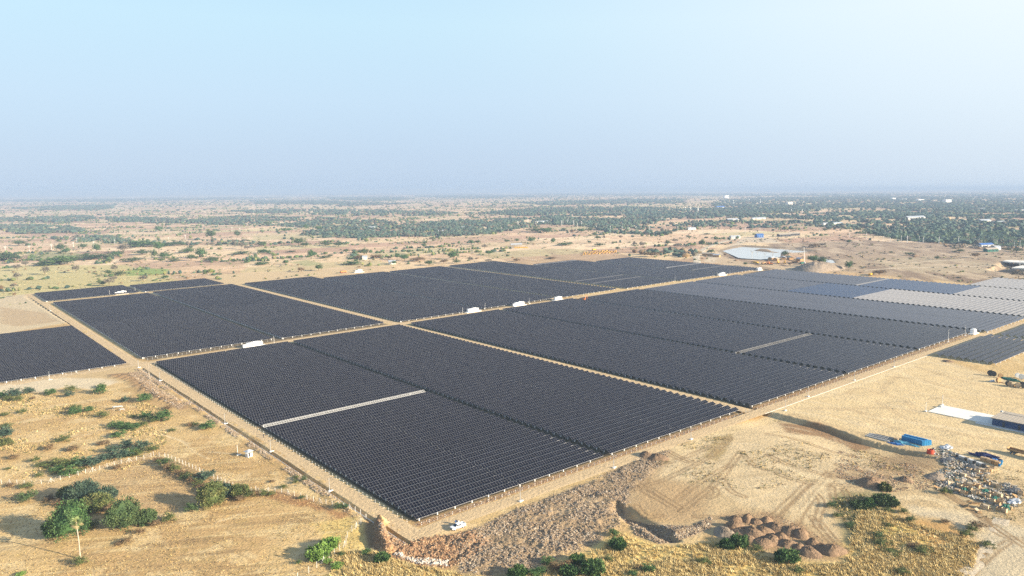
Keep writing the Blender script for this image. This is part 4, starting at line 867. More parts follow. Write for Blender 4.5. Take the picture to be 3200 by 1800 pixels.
BR = poly([(2880,745),(3300,745),(3300,785),(3100,780),(2960,772)]); blobs("dry_scrub", "brown dry scrub by the right edge below the woodland", "scrub", pick(BR, 500, rg), (1.5,4), (1.2,3), ("brown","grey"), 4)
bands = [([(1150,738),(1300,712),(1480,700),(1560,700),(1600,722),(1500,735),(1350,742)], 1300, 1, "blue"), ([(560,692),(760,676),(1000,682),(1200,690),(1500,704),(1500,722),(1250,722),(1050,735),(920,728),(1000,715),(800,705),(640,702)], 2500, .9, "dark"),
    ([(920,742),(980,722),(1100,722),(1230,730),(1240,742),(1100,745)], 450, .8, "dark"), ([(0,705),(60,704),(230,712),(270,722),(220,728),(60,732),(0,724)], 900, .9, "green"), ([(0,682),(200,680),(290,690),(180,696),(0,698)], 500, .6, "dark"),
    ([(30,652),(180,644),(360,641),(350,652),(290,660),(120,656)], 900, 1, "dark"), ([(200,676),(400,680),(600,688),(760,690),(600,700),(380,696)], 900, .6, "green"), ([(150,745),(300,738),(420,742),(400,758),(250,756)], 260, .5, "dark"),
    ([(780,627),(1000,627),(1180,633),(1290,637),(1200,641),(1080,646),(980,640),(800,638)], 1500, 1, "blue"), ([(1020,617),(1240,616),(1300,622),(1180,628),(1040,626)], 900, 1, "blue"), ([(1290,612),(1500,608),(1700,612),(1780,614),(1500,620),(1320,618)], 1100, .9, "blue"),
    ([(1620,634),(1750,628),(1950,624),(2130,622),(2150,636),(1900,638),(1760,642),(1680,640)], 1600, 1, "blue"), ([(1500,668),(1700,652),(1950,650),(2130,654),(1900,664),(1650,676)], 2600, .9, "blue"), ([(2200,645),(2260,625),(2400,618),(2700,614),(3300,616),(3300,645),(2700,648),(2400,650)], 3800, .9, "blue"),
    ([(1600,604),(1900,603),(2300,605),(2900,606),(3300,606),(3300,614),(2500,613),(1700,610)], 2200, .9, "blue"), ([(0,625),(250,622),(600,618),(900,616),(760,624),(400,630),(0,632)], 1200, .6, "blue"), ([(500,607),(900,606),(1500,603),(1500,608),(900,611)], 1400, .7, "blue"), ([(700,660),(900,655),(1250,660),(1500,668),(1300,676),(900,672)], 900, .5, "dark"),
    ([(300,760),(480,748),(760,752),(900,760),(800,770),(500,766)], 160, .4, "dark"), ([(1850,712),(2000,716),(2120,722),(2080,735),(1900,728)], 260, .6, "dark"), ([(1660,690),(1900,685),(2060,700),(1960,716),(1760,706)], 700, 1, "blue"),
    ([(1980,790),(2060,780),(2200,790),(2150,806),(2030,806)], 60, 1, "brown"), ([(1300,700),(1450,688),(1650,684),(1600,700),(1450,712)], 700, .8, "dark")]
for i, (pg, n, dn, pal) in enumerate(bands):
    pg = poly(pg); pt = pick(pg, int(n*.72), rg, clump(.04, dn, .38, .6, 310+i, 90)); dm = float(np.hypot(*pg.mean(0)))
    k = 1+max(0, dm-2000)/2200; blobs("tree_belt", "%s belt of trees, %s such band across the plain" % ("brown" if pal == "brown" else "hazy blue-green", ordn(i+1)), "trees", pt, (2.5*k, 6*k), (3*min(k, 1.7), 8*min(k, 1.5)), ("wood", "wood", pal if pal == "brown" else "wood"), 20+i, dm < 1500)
# hedges and scattered growth over the whole plain
def wedge(n, r0, r1, rng, a=44):
    r = np.sqrt(r0*r0+(r1*r1-r0*r0)*rng.random(n)); t = np.radians(rng.uniform(-a, a, n)); x = r*np.sin(t); y = r*np.cos(t); u, v, _ = w2f(x, y, base_z(x, y)); return np.stack([u, v], 1)
FARMP = np.array([(-100,515),(110,515),(110,985),(305,985),(305,895),(400,890),(650,862),(740,800),(825,770),(830,515),(900,310),(900,150),(470,150),(300,190),(100,100),(-100,100)], float)
RP = poly([(2260,850),(2300,745),(2700,735),(3300,770),(3300,900),(2700,880)])
def off(p): 
    k = (sdist(FARMP, p[:, 0], p[:, 1], 30) < -6) & (sdist(POND, p[:, 0], p[:, 1], 30) < -6) & (sdist(POND2, p[:, 0], p[:, 1], 30) < -4)
    k &= ~((sdist(RP, p[:, 0], p[:, 1], 5) > 0) & (rg.random(len(p)) < .9)); return p[k & (p[:, 1] > 560)]
def clumped(p, lo, hi, sc_, sd): return p[rg.random(len(p)) < ss(lo, hi, fbm(p[:, 0]/sc_, p[:, 1]/sc_, sd))]
blobs("scattered_bushes", "low brown scrub on the brown plain right of the pond", "bushes", (lambda q: q[(sdist(POND, q[:, 0], q[:, 1], 40) < -8) & (sdist(POND2, q[:, 0], q[:, 1], 40) < -5)])(clumped(pick(RP, 1500, rg), .45, .6, 40, 410)), (.7,2.6), (.5,1.6), ("brown","grey","olive"), 60, True)
p_ = off(clumped(wedge(6500, 900, 2200, rg), .46, .62, 55, 401)); blobs("scattered_bushes", "countless small bushes dotting the dry plain", "bushes", p_, (.8,2.8), (.8,2.6), ("dark","olive","brown","dark"), 61, True)
p_ = off(wedge(1500, 900, 2200, rg)); blobs("scattered_bushes", "tiny lone bushes between the fields", "bushes", p_, (.7,2.0), (.7,2.2), ("brown","olive","grey"), 62, True)
p_ = off(clumped(wedge(3600, 1500, 4500, rg), .42, .62, 160, 402)); blobs("scattered_trees", "scattered far trees on the plain", "trees", p_, (2.2,5.5), (3,7.5), ("dark","wood","olive"), 63)
p_ = off(clumped(wedge(11000, 4000, 14000, rg), .40, .6, 500, 403)); blobs("scattered_trees", "specks of trees far out in the haze", "trees", p_, (5,12), (5,9), ("dark","blue"), 64)
p_ = off(wedge(5000, 2500, 11000, rg)); blobs("scattered_trees", "lone trees spread over the far fields", "trees", p_, (3,6), (4,8), ("dark","olive"), 65)
# hedge lines between parcels: walk along the parcel borders used in the ground colours
hp = []; aa = .35
for _ in range(900):
    q = wedge(1, 950, 4200, rg)[0]; L = rg.uniform(30, 170); dr = aa+(0 if rg.random() < .7 else math.pi/2)+rg.normal()*.12; w = rg.uniform(1, 7)
    n = int(L/rg.uniform(3.0, 7)); t = rg.random(n)*L; hp.append(np.stack([q[0]+np.cos(-dr)*t+rg.normal(size=n)*w, q[1]+np.sin(-dr)*t+rg.normal(size=n)*w*.6], 1))
p_ = off(clumped(np.concatenate(hp), .38, .55, 220, 405)); blobs("hedgerows", "dark hedge lines running between the far fields", "hedges", p_, (1.4,4.2), (1.6,5), ("dark","blue","olive"), 66)

# grass tufts and weeds
def tuftgeo(rng, nb=7):
    V = []; F = []
    for i in range(nb):
        a = rng.random()*6.28; o = rng.normal(size=2)*.22; ln = rng.uniform(.25, .6); w = .10; c, s = math.cos(a), math.sin(a)
        V += [(o[0]-s*w, o[1]+c*w, 0), (o[0]+s*w, o[1]-c*w, 0), (o[0]+c*ln, o[1]+s*ln, rng.uniform(.7, 1.1))]; F.append((3*i, 3*i+1, 3*i+2))
    return np.array(V), np.array(F)
def grass(name, label, pts, size, pal, seed, hs=(.5,1.0)):
    rng = np.random.default_rng(seed); tv, tf = tuftgeo(rng); n = len(pts); s = size[0]+(size[1]-size[0])*rng.random(n)**2; pc = np.array(sum([PALS[p] for p in pal], []))
    C = pc[rng.integers(0, len(pc), n)]*(.8+.45*rng.random((n, 1))); hz = relief(pts[:, 0], pts[:, 1])
    merged(name, label, "grass", tv, [tf], np.column_stack([pts, hz-.03]), "leaf", scale=np.stack([s, s, s*rng.uniform(hs[0], hs[1], n)], 1), rotz=rng.random(n)*6.28, col=C)
LF = poly([(-80,1230),(330,1225),(560,1290),(760,1380),(960,1490),(1090,1580),(1140,1640),(1130,1710),(1000,1860),(-80,1860)])
LF2 = poly([(-80,1225),(380,1215),(520,1290),(520,1420),(380,1470),(-80,1510)])
GG = poly([(1040,1730),(1160,1722),(1240,1752),(1430,1795),(1560,1812),(1760,1762),(1880,1712),(1940,1668),(2060,1712),(2240,1695),(2340,1725),(2480,1765),(2640,1765),(2680,1600),(2760,1600),(2900,1650),(3060,1700),(3020,1860),(1020,1860)])
grass("dry_grass", "short dry stubble of the lower left fields", pick(LF, 30000, rg, clump(.15, .85, .35, .6, 501, 9)), (.22,.6), ("straw","straw","brown"), 71)
grass("dry_grass", "yellow-green weeds on the slope left of the ditch", pick(LF2, 5000, rg, clump(.02, 1, .5, .68, 502, 12)), (.4,1.1), ("straw","olive","straw"), 72)
grass("golden_grass", "tall golden grass along the bottom edge and lower right", pick(GG, 30000, rg, clump(.15, 1, .35, .6, 503, 7)), (.5,1.5), ("straw",), 73)
SIDE = poly([(2600,1560),(2700,1545),(2780,1610),(2760,1700),(2700,1720),(2640,1640)]); grass("weeds", "dark green weeds on the rutted bank", pick(SIDE, 1500, rg), (.4,1.0), ("olive","straw","olive"), 74)
RW = poly([(2080,1400),(2420,1300),(2700,1400),(3260,1480),(3260,1640),(2900,1600),(2700,1590),(2600,1500),(2300,1540),(2000,1480)]); grass("weeds", "sparse weeds on the disturbed earth of the yard", pick(RW, 2600, rg, clump(.0, 1, .55, .7, 504, 12)), (.3,.9), ("brown","olive","straw"), 75)
FL = poly([(-80,840),(390,830),(560,880),(330,900),(0,925),(-80,925)]); grass("weeds", "yellow-green weeds in the field behind the small back blocks", pick(FL, 1800, rg, clump(.0, 1, .45, .65, 506, 25)), (.8,2.2), ("straw","olive"), 76, (.3,.5))

# stones of the rubble slope
def stones(name, label, pts, size, cols_, seed):
    rng = np.random.default_rng(seed); iv, jf = ico(1); iv = iv[:12] if False else iv; V = np.array([(1,0,0),(-1,0,0),(0,1,0),(0,-1,0),(0,0,1),(0,0,-1),(.6,.6,.5),(-.7,.4,.5)], float)[:6]+rng.normal(size=(6, 3))*.18
    F = np.array([(0,2,4),(2,1,4),(1,3,4),(3,0,4),(2,0,5),(1,2,5),(3,1,5),(0,3,5)]); n = len(pts); s = size[0]+(size[1]-size[0])*rng.random(n)**3.4
    C = np.array(cols_)[rng.integers(0, len(cols_), n)]*(.75+.5*rng.random((n, 1))); hz = relief(pts[:, 0], pts[:, 1])
    merged(name, label, "stones", V, [F], np.column_stack([pts, hz+s*.15]), "stone", scale=np.stack([s*rng.uniform(.6, 1.3, n), s*rng.uniform(.6, 1.3, n), s*rng.uniform(.4, .9, n)], 1), rotz=rng.random(n)*6.28, col=C)
TAN = [(.31,.235,.16),(.25,.18,.12),(.38,.30,.21),(.20,.14,.09),(.29,.22,.15),(.35,.30,.24)]; RED = [(.36,.22,.12),(.28,.16,.09),(.44,.30,.18),(.24,.14,.08)]
stones("rubble", "grey-tan broken clods covering the long bank below the front road", pick(RUBBLE, 52000, rg, clump(.15, .9, .4, .6, 520, 6))+rg.normal(size=(52000, 2))*.9, (.08,.38), TAN, 81)
stones("rubble", "reddish clods on the slope below the road corner", pick(SLOPE, 14000, rg)+rg.normal(size=(14000, 2))*.6, (.08,.38), RED, 82)
stones("rubble", "clods on the curved bank in the yard", pick(RUB2, 6000, rg), (.12,.5), TAN, 83)
stones("rubble", "pale stones at the foot of the slope", pick(poly([(1225,1732),(1310,1762),(1400,1766),(1400,1750),(1300,1744),(1250,1728)]), 1200, rg), (.2,.5), [(.6,.56,.5),(.5,.44,.36)], 84)
VG = np.array([(124,204.6),(306,204.6),(306,207.3),(124,207.3)], float); stones("gravel", "brown clods on the verge under the front posts", pick(VG, 5000, rg), (.08,.3), RED+TAN, 85)
VG2 = np.array([(315,204),(570,203),(570,206.5),(315,206.8)], float); stones("gravel", "pale stones on the verge by the yard road", pick(VG2, 3500, rg), (.1,.35), TAN, 86)
DS = np.array([(112,196),(115.2,196),(115.2,510),(112,510)], float); stones("gravel", "clods of the spoil ridge along the ditch", pick(DS, 7000, rg, clump(0, 1, .4, .6, 507, 8)), (.12,.45), TAN, 87)
SPP = poly([(400,1165),(450,1160),(500,1215),(590,1262),(560,1280),(470,1235)]); stones("gravel", "clods on the dirt heaps by the crossroads", pick(SPP, 3000, rg), (.15,.5), TAN, 88)
YD = poly([(2620,1400),(2760,1440),(2900,1440),(2960,1470),(2900,1530),(2760,1540),(2600,1500)]); stones("gravel", "clods lying between the soil mounds", pick(MNDP, 3000, rg), (.06,.25), RED, 90)
stones("gravel", "clods strewn over the churned earth of the yard", pick(YD, 4000, rg, clump(0, 1, .45, .65, 508, 5)), (.1,.45), TAN+RED, 89)

# ------------------------------------------------------------------ soil mounds
def mound(px, py, r, h, label, seed, matn="mound_soil", group=None, sx=1.0):
    u, v = U(px, py); rng = np.random.default_rng(seed); nr, nt = 12, 34; V = []; 
    for i in range(nr+1):
        f = i/nr
        for k in range(nt):
            a = k*2*math.pi/nt; R = r*f*(1+.18*math.sin(a*2+seed)+.12*math.sin(a*3+seed*2)); z = h*max(0, 1-f**1.7)**.9*(1+.07*rng.normal()*(f < .9))
            V.append((R*math.cos(a)*sx, R*math.sin(a), float(z)-.12+.06*rng.normal()*(f < .95)))
    i = np.arange(nr)[:, None]*nt; j = np.arange(nt)[None, :]; jn = (j+1) % nt; F = np.stack([i+j, i+nt+j, i+nt+jn, i+jn], -1).reshape(-1, 4)
    o = link(bpy.data.objects.new("dirt_mound", mesh_np("dirt_mound", np.array(V), [F], matn, smooth=True))); o.matrix_world = at(u, v, 0, seed, relz=py > 900); return tag(o, label, "dirt mound", group)
ML = [(2296,1648),(2335,1625),(2322,1660),(2362,1632),(2352,1668),(2395,1630),(2385,1664),(2425,1652),(2412,1690),(2385,1700),(2440,1680),(2470,1662),(2462,1702),(2502,1672),(2496,1712),(2540,1702),(2530,1725),(2600,1724),(2340,1690),(2570,1712)]
for i, (x, y) in enumerate(sorted(ML)): mound(x, y, 3.0+.9*math.sin(i*2.1), 1.7+.5*math.cos(i*3.3), "dark brown soil mound, %s from the left in the cluster by the rutted yard" % ordn(i+1), i+3, "mound_soil", "soil mounds dumped beside the yard")
mound(2556, 842, 24, 9, "large grey-brown earth heap behind the back corner of the arrays", 41, "grey_mound", sx=1.5)
mound(2020, 1380+45, 3.2, 1.7, "rough earth heap on the bank between the two front road lamps", 45); mound(2055, 1432, 4.2, 2.0, "larger rough earth heap at the upper end of the rubble bank", 46); mound(2300, 1640-15, 2.6, 1.6, "low dark heap left of the soil mound cluster", 47)
mound(2722, 1512, 5.2, 2.4, "black-shadowed soil heap in the middle of the churned yard", 48); mound(2925, 1490, 4, 1.0, "low earth heap beside the scattered crates", 49, "grey_mound"); mound(2830, 1500, 3, 1.3, "small earth heap between the ruts and the crates", 50)
mound(2265, 1668, 4, 1.8, "pale clod heap at the left foot of the soil mounds", 51, "grey_mound"); mound(2962, 1130, 3, 1.0, "small dark heap by the corner of the right-hand panel block", 52); mound(2858, 800, 5, 2, "tiny heap on the brown plain right of the pond", 53)

# ------------------------------------------------------------------ inverter stations
def station(px, py, label, L=11.0, side=True, h=2.5, ang=0.0):
    u, v = U(px, py); r = empty("inverter_station"); r.matrix_world = at(u, v, 0, ang, relz=False); tag(r, label, "equipment cabin")
    m = MB(); m.box((0,0,.25), (L+4.6, 3.9, .5)); m.obj("base_slab", "slab", r)
    m = MB(); m.box((0,.2,.5+h/2), (L, 2.5, h)); m.box((0,.2,.5+h+.05), (L+.1, 2.6, .12))
    for x in np.arange(-L/2+.5, L/2, .55): m.box((x, -1.07, .5+h/2), (.06, .05, h*.88))
    c = m.obj("cabin", "white_paint", r)
    for x in (-L*.32, L*.12, L*.4):
        m = MB(); m.box((x, -1.11, .5+1.15), (1.1, .04, 2.1)); d = m.obj("door", "white_concrete", c); m = MB(); m.box((x+.4, -1.15, 1.6), (.06, .06, .3)); m.obj("handle", "dark_paint", d)
    for x in (-L*.12, L*.28): m = MB(); m.box((x, -1.11, .5+h*.6), (.9, .05, .9)); m.obj("vent", "dark_paint", c)
    m = MB(); m.box((L*.1, .2, .5+h+.3), (L*.35, 1.6, .45)); m.obj("roof_unit", "white_paint", c)
    if side:
        m = MB(); m.box((-L/2-1.5, 0, .5+.95), (2.1, 2.0, 1.9)); 
        for k in range(6): m.box((-L/2-2.6, -.8+k*.32, 1.45), (.12, .1, 1.3))
        m.obj("transformer", "white_paint", r)
    return r
station(795, 1083, "white equipment cabin on the cross road above the first lower block, largest of all")
station(381, 919, "white cabin on the track before the small back blocks at the left", 8.5)
station(1121, 851, "white cabin at the back edge of the arrays near the orange truck", 9, False)
station(1478, 975, "white cabin on the cross road between the second and third tier columns", 11, False)
station(1623, 955, "white cabin on the cross road left of the plain smaller one", 10)
station(1744, 938, "plain white cabin on the cross road where a small gap opens", 8, False)
station(2256, 861, "white cabin with a wide slab and pole on the far cross road", 9); station(2372, 845, "small plain white cabin at the far end of the cross road", 6.5, False)
station(3042, 1043, "white cabin standing on the perimeter track near the right edge", 4.5, False)

# ------------------------------------------------------------------ poles
def lamp_pole(px, py, h, label, group, arm=True, sign=1, light=False, base=True):
    u, v = U(px, py); r = empty("lamp_pole"); r.matrix_world = at(u, v, 0, 0, relz=False); tag(r, label, "lamp pole", group)
    m = MB(); m.tube([(0,0,0),(0,0,h)], [.10,.065], 6); m.obj("pole", "white_paint" if light else "grey_paint", r)
    if base: m = MB(); m.box((0,0,.2), (.9,.9,.4)); m.box((1.1,.3,.12), (.7,.7,.24)); m.obj("base", "white_concrete", r)
    if arm:
        m = MB(); m.tube([(0,0,h-.15),(sign*.55,-.25,h+.05)], .045, 5); a = m.obj("arm", "grey_paint", r); m = MB(); m.box((sign*.65,-.28,h+.05), (.5,.28,.14)); m.obj("lamp_head", "dark_paint", a)
        m = MB(); m.tube([(0,0,h-.3),(-sign*.45,.2,h-.2)], .04, 5); m.box((-sign*.5,.2,h-.2), (.3,.2,.2)); m.obj("camera", "dark_paint", a)
    return r
PL = [((846,1412),4.6,"grey lamp pole on the west road, %s from the corner where the pickup stands"),((1030,1536),4.6,"")]
W_ = [(1030,1536),(846,1412),(703,1325),(500,1190)]
for i, p in enumerate(W_): lamp_pole(*p, 5.0, "grey lamp pole on the ditch side of the west road, %s up from the corner" % ordn(i+1), "perimeter lamp poles")
for i, p in enumerate([(1626,1568),(1918,1463),(2159,1374),(2454,1284),(2525,1240),(2670,1189),(2794,1147)]): lamp_pole(*p, 5.4, "grey lamp pole beside the front road, %s from the left" % ordn(i+1), "perimeter lamp poles")
for i, p in enumerate([(433,1149),(155,1187),(157,972)]): lamp_pole(*p, 5.0, ["grey lamp pole at the crossroads by the leafless tree","grey lamp pole in front of the left block","grey lamp pole on the road behind the left block"][i], "perimeter lamp poles")
lamp_pole(2963, 1069, 8.5, "tall white lamp pole on the perimeter track left of the cabin", None, light=True); lamp_pole(3016, 1049, 7.0, "white lamp pole right beside the small cabin on the track", None, light=True)
lamp_pole(2945, 1266, 5.0, "white lamp pole at the back corner of the concrete slab", None, light=True); lamp_pole(2893, 1286, 4.4, "thin white pole at the near corner of the concrete slab", None, light=True)
lamp_pole(743, 1423, 4.4, "white pole beside the guard hut", None, light=True); lamp_pole(1654, 949, 5, "pole beside the white cabin on the cross road", None, light=True)
for i, p in enumerate([(857,1074),(1516,967),(1446,980),(2241,866),(2281,861),(343,923),(423,914),(2110,880)]):
    lamp_pole(*p, 5.5, "slim white pole beside the cross road cabins, %s in the list from the left" % ordn(i+1) if False else ["slim white pole right of the largest cabin","slim pole right of the third-tier cabin","short pole left of the third-tier cabin","pole left of the wide-slab far cabin","tall pole right of the wide-slab far cabin","pole left of the cabin by the small back blocks","pole right of the cabin by the small back blocks","tiny pole where the far cross road starts"][i], None, arm=False, light=True, base=False)

def power_pole(px, py, hpx, label, group, hframe=False):
    u, v = U(px, py); h = hpx*mpp(px, py); r = empty("power_pole"); r.matrix_world = at(u, v, 0, .25, relz=False); tag(r, label, "power pole", group); m = MB(); w = h*.13
    for x in ((-w, w) if hframe else (0,)): m.tube([(x,0,0),(x,0,h)], [h*.026, h*.018], 5)
    m.obj("pole", "white_concrete", r); m = MB(); m.box((0,0,h*.92), (w*3.2, .25, .25)); m.box((0,0,h*.78), (w*2.6, .25, .25))
    if hframe: m.box((0,0,h*.6), (w*2, .2, .2), M=Matrix.Rotation(.5, 3, 'Y'))
    m.obj("crossarm", "concrete", r); return r
def zz(o, L): return [(o[0]+a/K, o[1]+b/K, c/K, d) for a, b, c, d in L]
for i, (x, y, h, f) in enumerate(zz((2400,560), [(213,552,45,0),(515,558,45,0),(820,592,50,0),(990,600,52,0),(1160,615,42,0),(1230,630,40,1),(1340,636,62,0),(1400,638,62,1),(1520,641,60,0),(1560,642,48,1),(1720,647,62,1),(1915,650,60,1),(2090,655,48,1),(2120,656,54,0),(2305,668,50,0),(2480,680,46,1),(2535,685,60,0)])):
    power_pole(x, y, h, "pale concrete power pole beyond the brown plain, %s from the left" % ordn(i+1), "power poles on the right plain", bool(f))
for i, (x, y, h, f) in enumerate(zz((1600,560), [(60,468,46,1),(160,450,50,1),(240,470,50,0),(500,468,52,1),(560,450,45,1),(620,460,48,1),(660,480,40,1),(700,470,45,1),(850,505,35,0),(990,515,46,0),(1108,522,48,0),(1180,525,40,0),(1247,522,50,0),(1383,524,50,0),(1545,510,35,0),(1668,520,46,0),(1797,528,48,0),(1830,532,44,0),(1920,530,35,0),(2050,535,38,0),(2345,540,55,0),(2493,540,50,0)])):
    power_pole(x, y, h, "pale power pole before the woodland edge, %s from the left" % ordn(i+1), "power poles along the woodland", bool(f))
for i, (x, y, h, f) in enumerate(zz((0,560), [(57,740,58,0),(297,725,52,0),(520,710,50,0),(740,690,50,0),(775,640,45,0),(945,680,46,0),(1155,655,42,0),(1698,620,32,0),(1867,610,46,0),(2335,520,35,0),(2415,530,40,0)])):
    power_pole(x, y, h, "pale power pole in the far left fields, %s from the left" % ordn(i+1), "power poles in the left fields", bool(f))
def pylon(px, py, hpx, label):
    u, v = U(px, py); h = hpx*mpp(px, py); r = empty("power_pylon"); r.matrix_world = at(u, v, 0, .6, relz=False); tag(r, label, "pylon", "lattice pylons"); m = MB(); b_ = h*.11; t_ = h*.02; th = h*.012
    for a, c in ((1,1),(1,-1),(-1,1),(-1,-1)): m.tube([(a*b_,c*b_,0),(a*t_,c*t_,h)], th, 4)
    for k in range(6):
        z0 = h*k/6; z1_ = h*(k+1)/6; w0 = b_+(t_-b_)*k/6; w1 = b_+(t_-b_)*(k+1)/6
        for c in (-1, 1): m.tube([(-w0,c*w0,z0),(w1,c*w1,z1_)], th*.6, 4); m.tube([(w0,c*w0,z0),(-w1,c*w1,z1_)], th*.6, 4)
    m.obj("lattice_tower", "galv", r); m = MB()
    for z in (.72, .84, .96): m.tube([(-h*.14,0,h*z),(h*.14,0,h*z)], th, 4)
    m.obj("crossarm", "galv", r)
for i, (x, y, h) in enumerate([(2292,640,16),(2376,638,14),(2158,662,16),(2181,662,15),(2473,665,14),(2507,668,14),(2141,660,12),(2340,628,10)]): pylon(x, y, h, "lattice pylon rising from the hazy woodland, %s of the group" % ordn(i+1))

# ------------------------------------------------------------------ fences of concrete posts
def fence(name, label, px_pts, spacing, h, brace_every, start=2):
    P = [np.array(U(*p)) for p in px_pts]; r = empty(name); r.matrix_world = at(P[0][0], P[0][1], 0, relz=False); tag(r, label, "fence"); inv = r.matrix_world.inverted()
    seg = []; 
    for a, b_ in zip(P[:-1], P[1:]):
        n = max(1, round(np.linalg.norm(b_-a)/spacing)); seg += [(a+(b_-a)*k/n, (b_-a)/np.linalg.norm(b_-a)) for k in range(n)]
    seg.append((P[-1], seg[-1][1])); base = pf = None; wires = MB(); prev = None; rg_ = random.Random(len(label))
    m = MB(); m.box((0,0,h/2-.1), (.11,.11,h+.2)); pf = m.mesh("post", "concrete"); m = MB(); m.tube([(0,0,h*.92),(1.15,0,0)], .05, 4); bf = m.mesh("brace", "concrete")
    for i, (p, d) in enumerate(seg):
        M = inv @ at(p[0], p[1], 0, math.atan2(d[1], d[0])+0, relz=True); M = M @ Matrix.Rotation(rg_.uniform(-.06, .06), 4, 'Y')
        o = bpy.data.objects.new("post", pf); link(o, r); o.matrix_local = M
        if i % brace_every == start:
            for s_ in (0, math.pi): q = bpy.data.objects.new("brace", bf); link(q, r); q.matrix_local = M @ Matrix.Rotation(s_, 4, 'Z')
        c = M.translation
        if prev is not None:
            for z in (.35, .75, 1.15): wires.tube([prev+Vector((0,0,z*h/1.4)), c+Vector((0,0,z*h/1.4))], .012, 3, cap=False)
        prev = c.copy()
    wires.obj("wire", "galv", r); return r
fence("wire_fence", "concrete post and wire fence crossing the lower left fields from the left edge", [(-20,1512),(30,1512),(100,1517),(160,1508),(245,1486),(312,1468),(380,1449),(450,1435),(472,1428)], 3.1, 1.9, 5)
fence("wire_fence", "concrete post fence running from the field corner down to the ditch", [(480,1424),(515,1428),(560,1446),(624,1475),(680,1501),(740,1526),(786,1538)], 2.9, 1.9, 5)
fence("wire_fence", "concrete post fence curving over reddish ground towards the ditch", [(800,1533),(816,1546),(840,1538),(880,1541),(940,1556),(1000,1572),(1058,1585),(1110,1600),(1144,1615)], 2.9, 1.9, 5, 1)
fence("wire_fence", "leaning concrete fence posts running down from the road corner to the bottom edge", [(1144,1622),(1128,1637),(1100,1662),(1086,1680),(1078,1708),(1045,1735),(1012,1758),(990,1776),(965,1792),(930,1812)], 2.9, 2.1, 4)
fence("wire_fence", "far fence of pale posts behind the central blocks", Zm((1600,560), K, [(-180,735),(0,770),(60,785),(150,805),(270,828)]), 6, 2.0, 9)
fence("wire_fence", "far pale fence around the red-brown plot on the left", Zm((0,560), K, [(1880,935),(2150,925),(2250,908),(2400,890),(2576,865)]), 5, 1.8, 9)
fence("wire_fence", "pale fence before the bushes behind the small back blocks", Zm((0,560), K, [(1300,1035),(1500,1018),(1700,1000),(1900,985),(2100,962)]), 5, 1.8, 9)

# ------------------------------------------------------------------ pickup and people
def pickup():
    f_ = np.array(U(1424,1658)); b_ = np.array(U(1446.5,1650)); d = f_-b_; ang = math.atan2(d[1], d[0]); c = (f_+b_)/2; nrm = np.array([math.cos(ang+math.pi/2), math.sin(ang+math.pi/2)])
    if (nrm @ np.array(U(1430,1640)) - nrm @ c) < 0: nrm = -nrm
    c = c+nrm*.8; r = empty("pickup_truck"); r.matrix_world = at(c[0], c[1], .02, ang, relz=False); tag(r, "white double-cab pickup with its driver door open at the road corner", "pickup truck")
    m = MB(); prof = [(-2.6,.45),(2.35,.45),(2.6,.55),(2.62,.85),(2.5,1.02),(1.35,1.12),(-2.6,1.1)]; m.prism(prof, -.9, .9); m.obj("body", "white_paint", r)
    m = MB(); V = [(1.45,-.86,1.1),(1.45,.86,1.1),(-.95,.86,1.1),(-.95,-.86,1.1),(.55,-.70,1.72),(.55,.70,1.72),(-.75,.70,1.72),(-.75,-.70,1.72)]
    m.add(V, [[0,1,5,4],[1,2,6,5],[2,3,7,6],[3,0,4,7],[4,5,6,7],[3,2,1,0]]); cb = m.obj("cab", "white_paint", r)
    def pane(pts, nm="window"): m = MB(); m.add(pts, [[0,1,2,3]]); m.obj(nm, "glass_dark", cb)
    def q(a, b2, c2, d2, n, e=.012): return [tuple(Vector(p)+Vector(n)*e) for p in (a, b2, c2, d2)]
    pane(q((1.38,-.78,1.14),(1.38,.78,1.14),(.64,.66,1.66),(.64,-.66,1.66),(.6,0,.8),.03), "windscreen")
    for s in (-1, 1):
        pane(q((1.18,s*.865,1.16),(.28,s*.865,1.16),(.28,s*.73,1.62),(.62,s*.72,1.64),(0,s,.2),.03)); pane(q((.18,s*.865,1.16),(-.82,s*.865,1.16),(-.7,s*.73,1.62),(.18,s*.73,1.62),(0,s,.2),.03))
    m = MB(); m.box((-1.78,0,1.05), (1.5,1.5,.02)); m.obj("bed_floor", "dark_paint", r); m = MB()
    for s in (-1, 1): m.box((-1.8, s*.84, 1.2), (1.62,.11,.30))
    m.box((-2.56,0,1.2), (.09,1.78,.30)); m.box((-1.04,0,1.2), (.07,1.6,.3)); m.obj("cargo_bed", "white_paint", r)
    for x in (1.62, -1.58):
        for s in (-1, 1):
            w = empty("wheel"); w.parent = r; w.location = (x, s*.8, .39); m = MB(); m.tube([(0,-.13,0),(0,.13,0)], .39, 16); m.obj("tyre", "rubber", w); m = MB(); m.tube([(0,-.145,0),(0,.145,0)], .22, 10); m.obj("rim", "alu", w)
    dr = MB(); dr.box((.45,0,.82), (.95,.05,.62)); dv = dr.obj("open_door", "white_paint", r); s = -1 if nrm @ np.array([math.cos(ang+math.pi/2), math.sin(ang+math.pi/2)]) > 0 else 1
    dv.location = (1.15, s*.93, 0); dv.rotation_euler = (0,0, math.pi - s*-.95 if False else math.pi+s*-.9)
    m = MB(); m.box((2.64,0,.75), (.04,1.0,.28)); m.obj("grille", "dark_paint", r)
    for s2 in (-1, 1): m = MB(); m.box((2.58, s2*.72, .86), (.1,.3,.16)); m.obj("headlight", "glass_dark", r)
pickup()
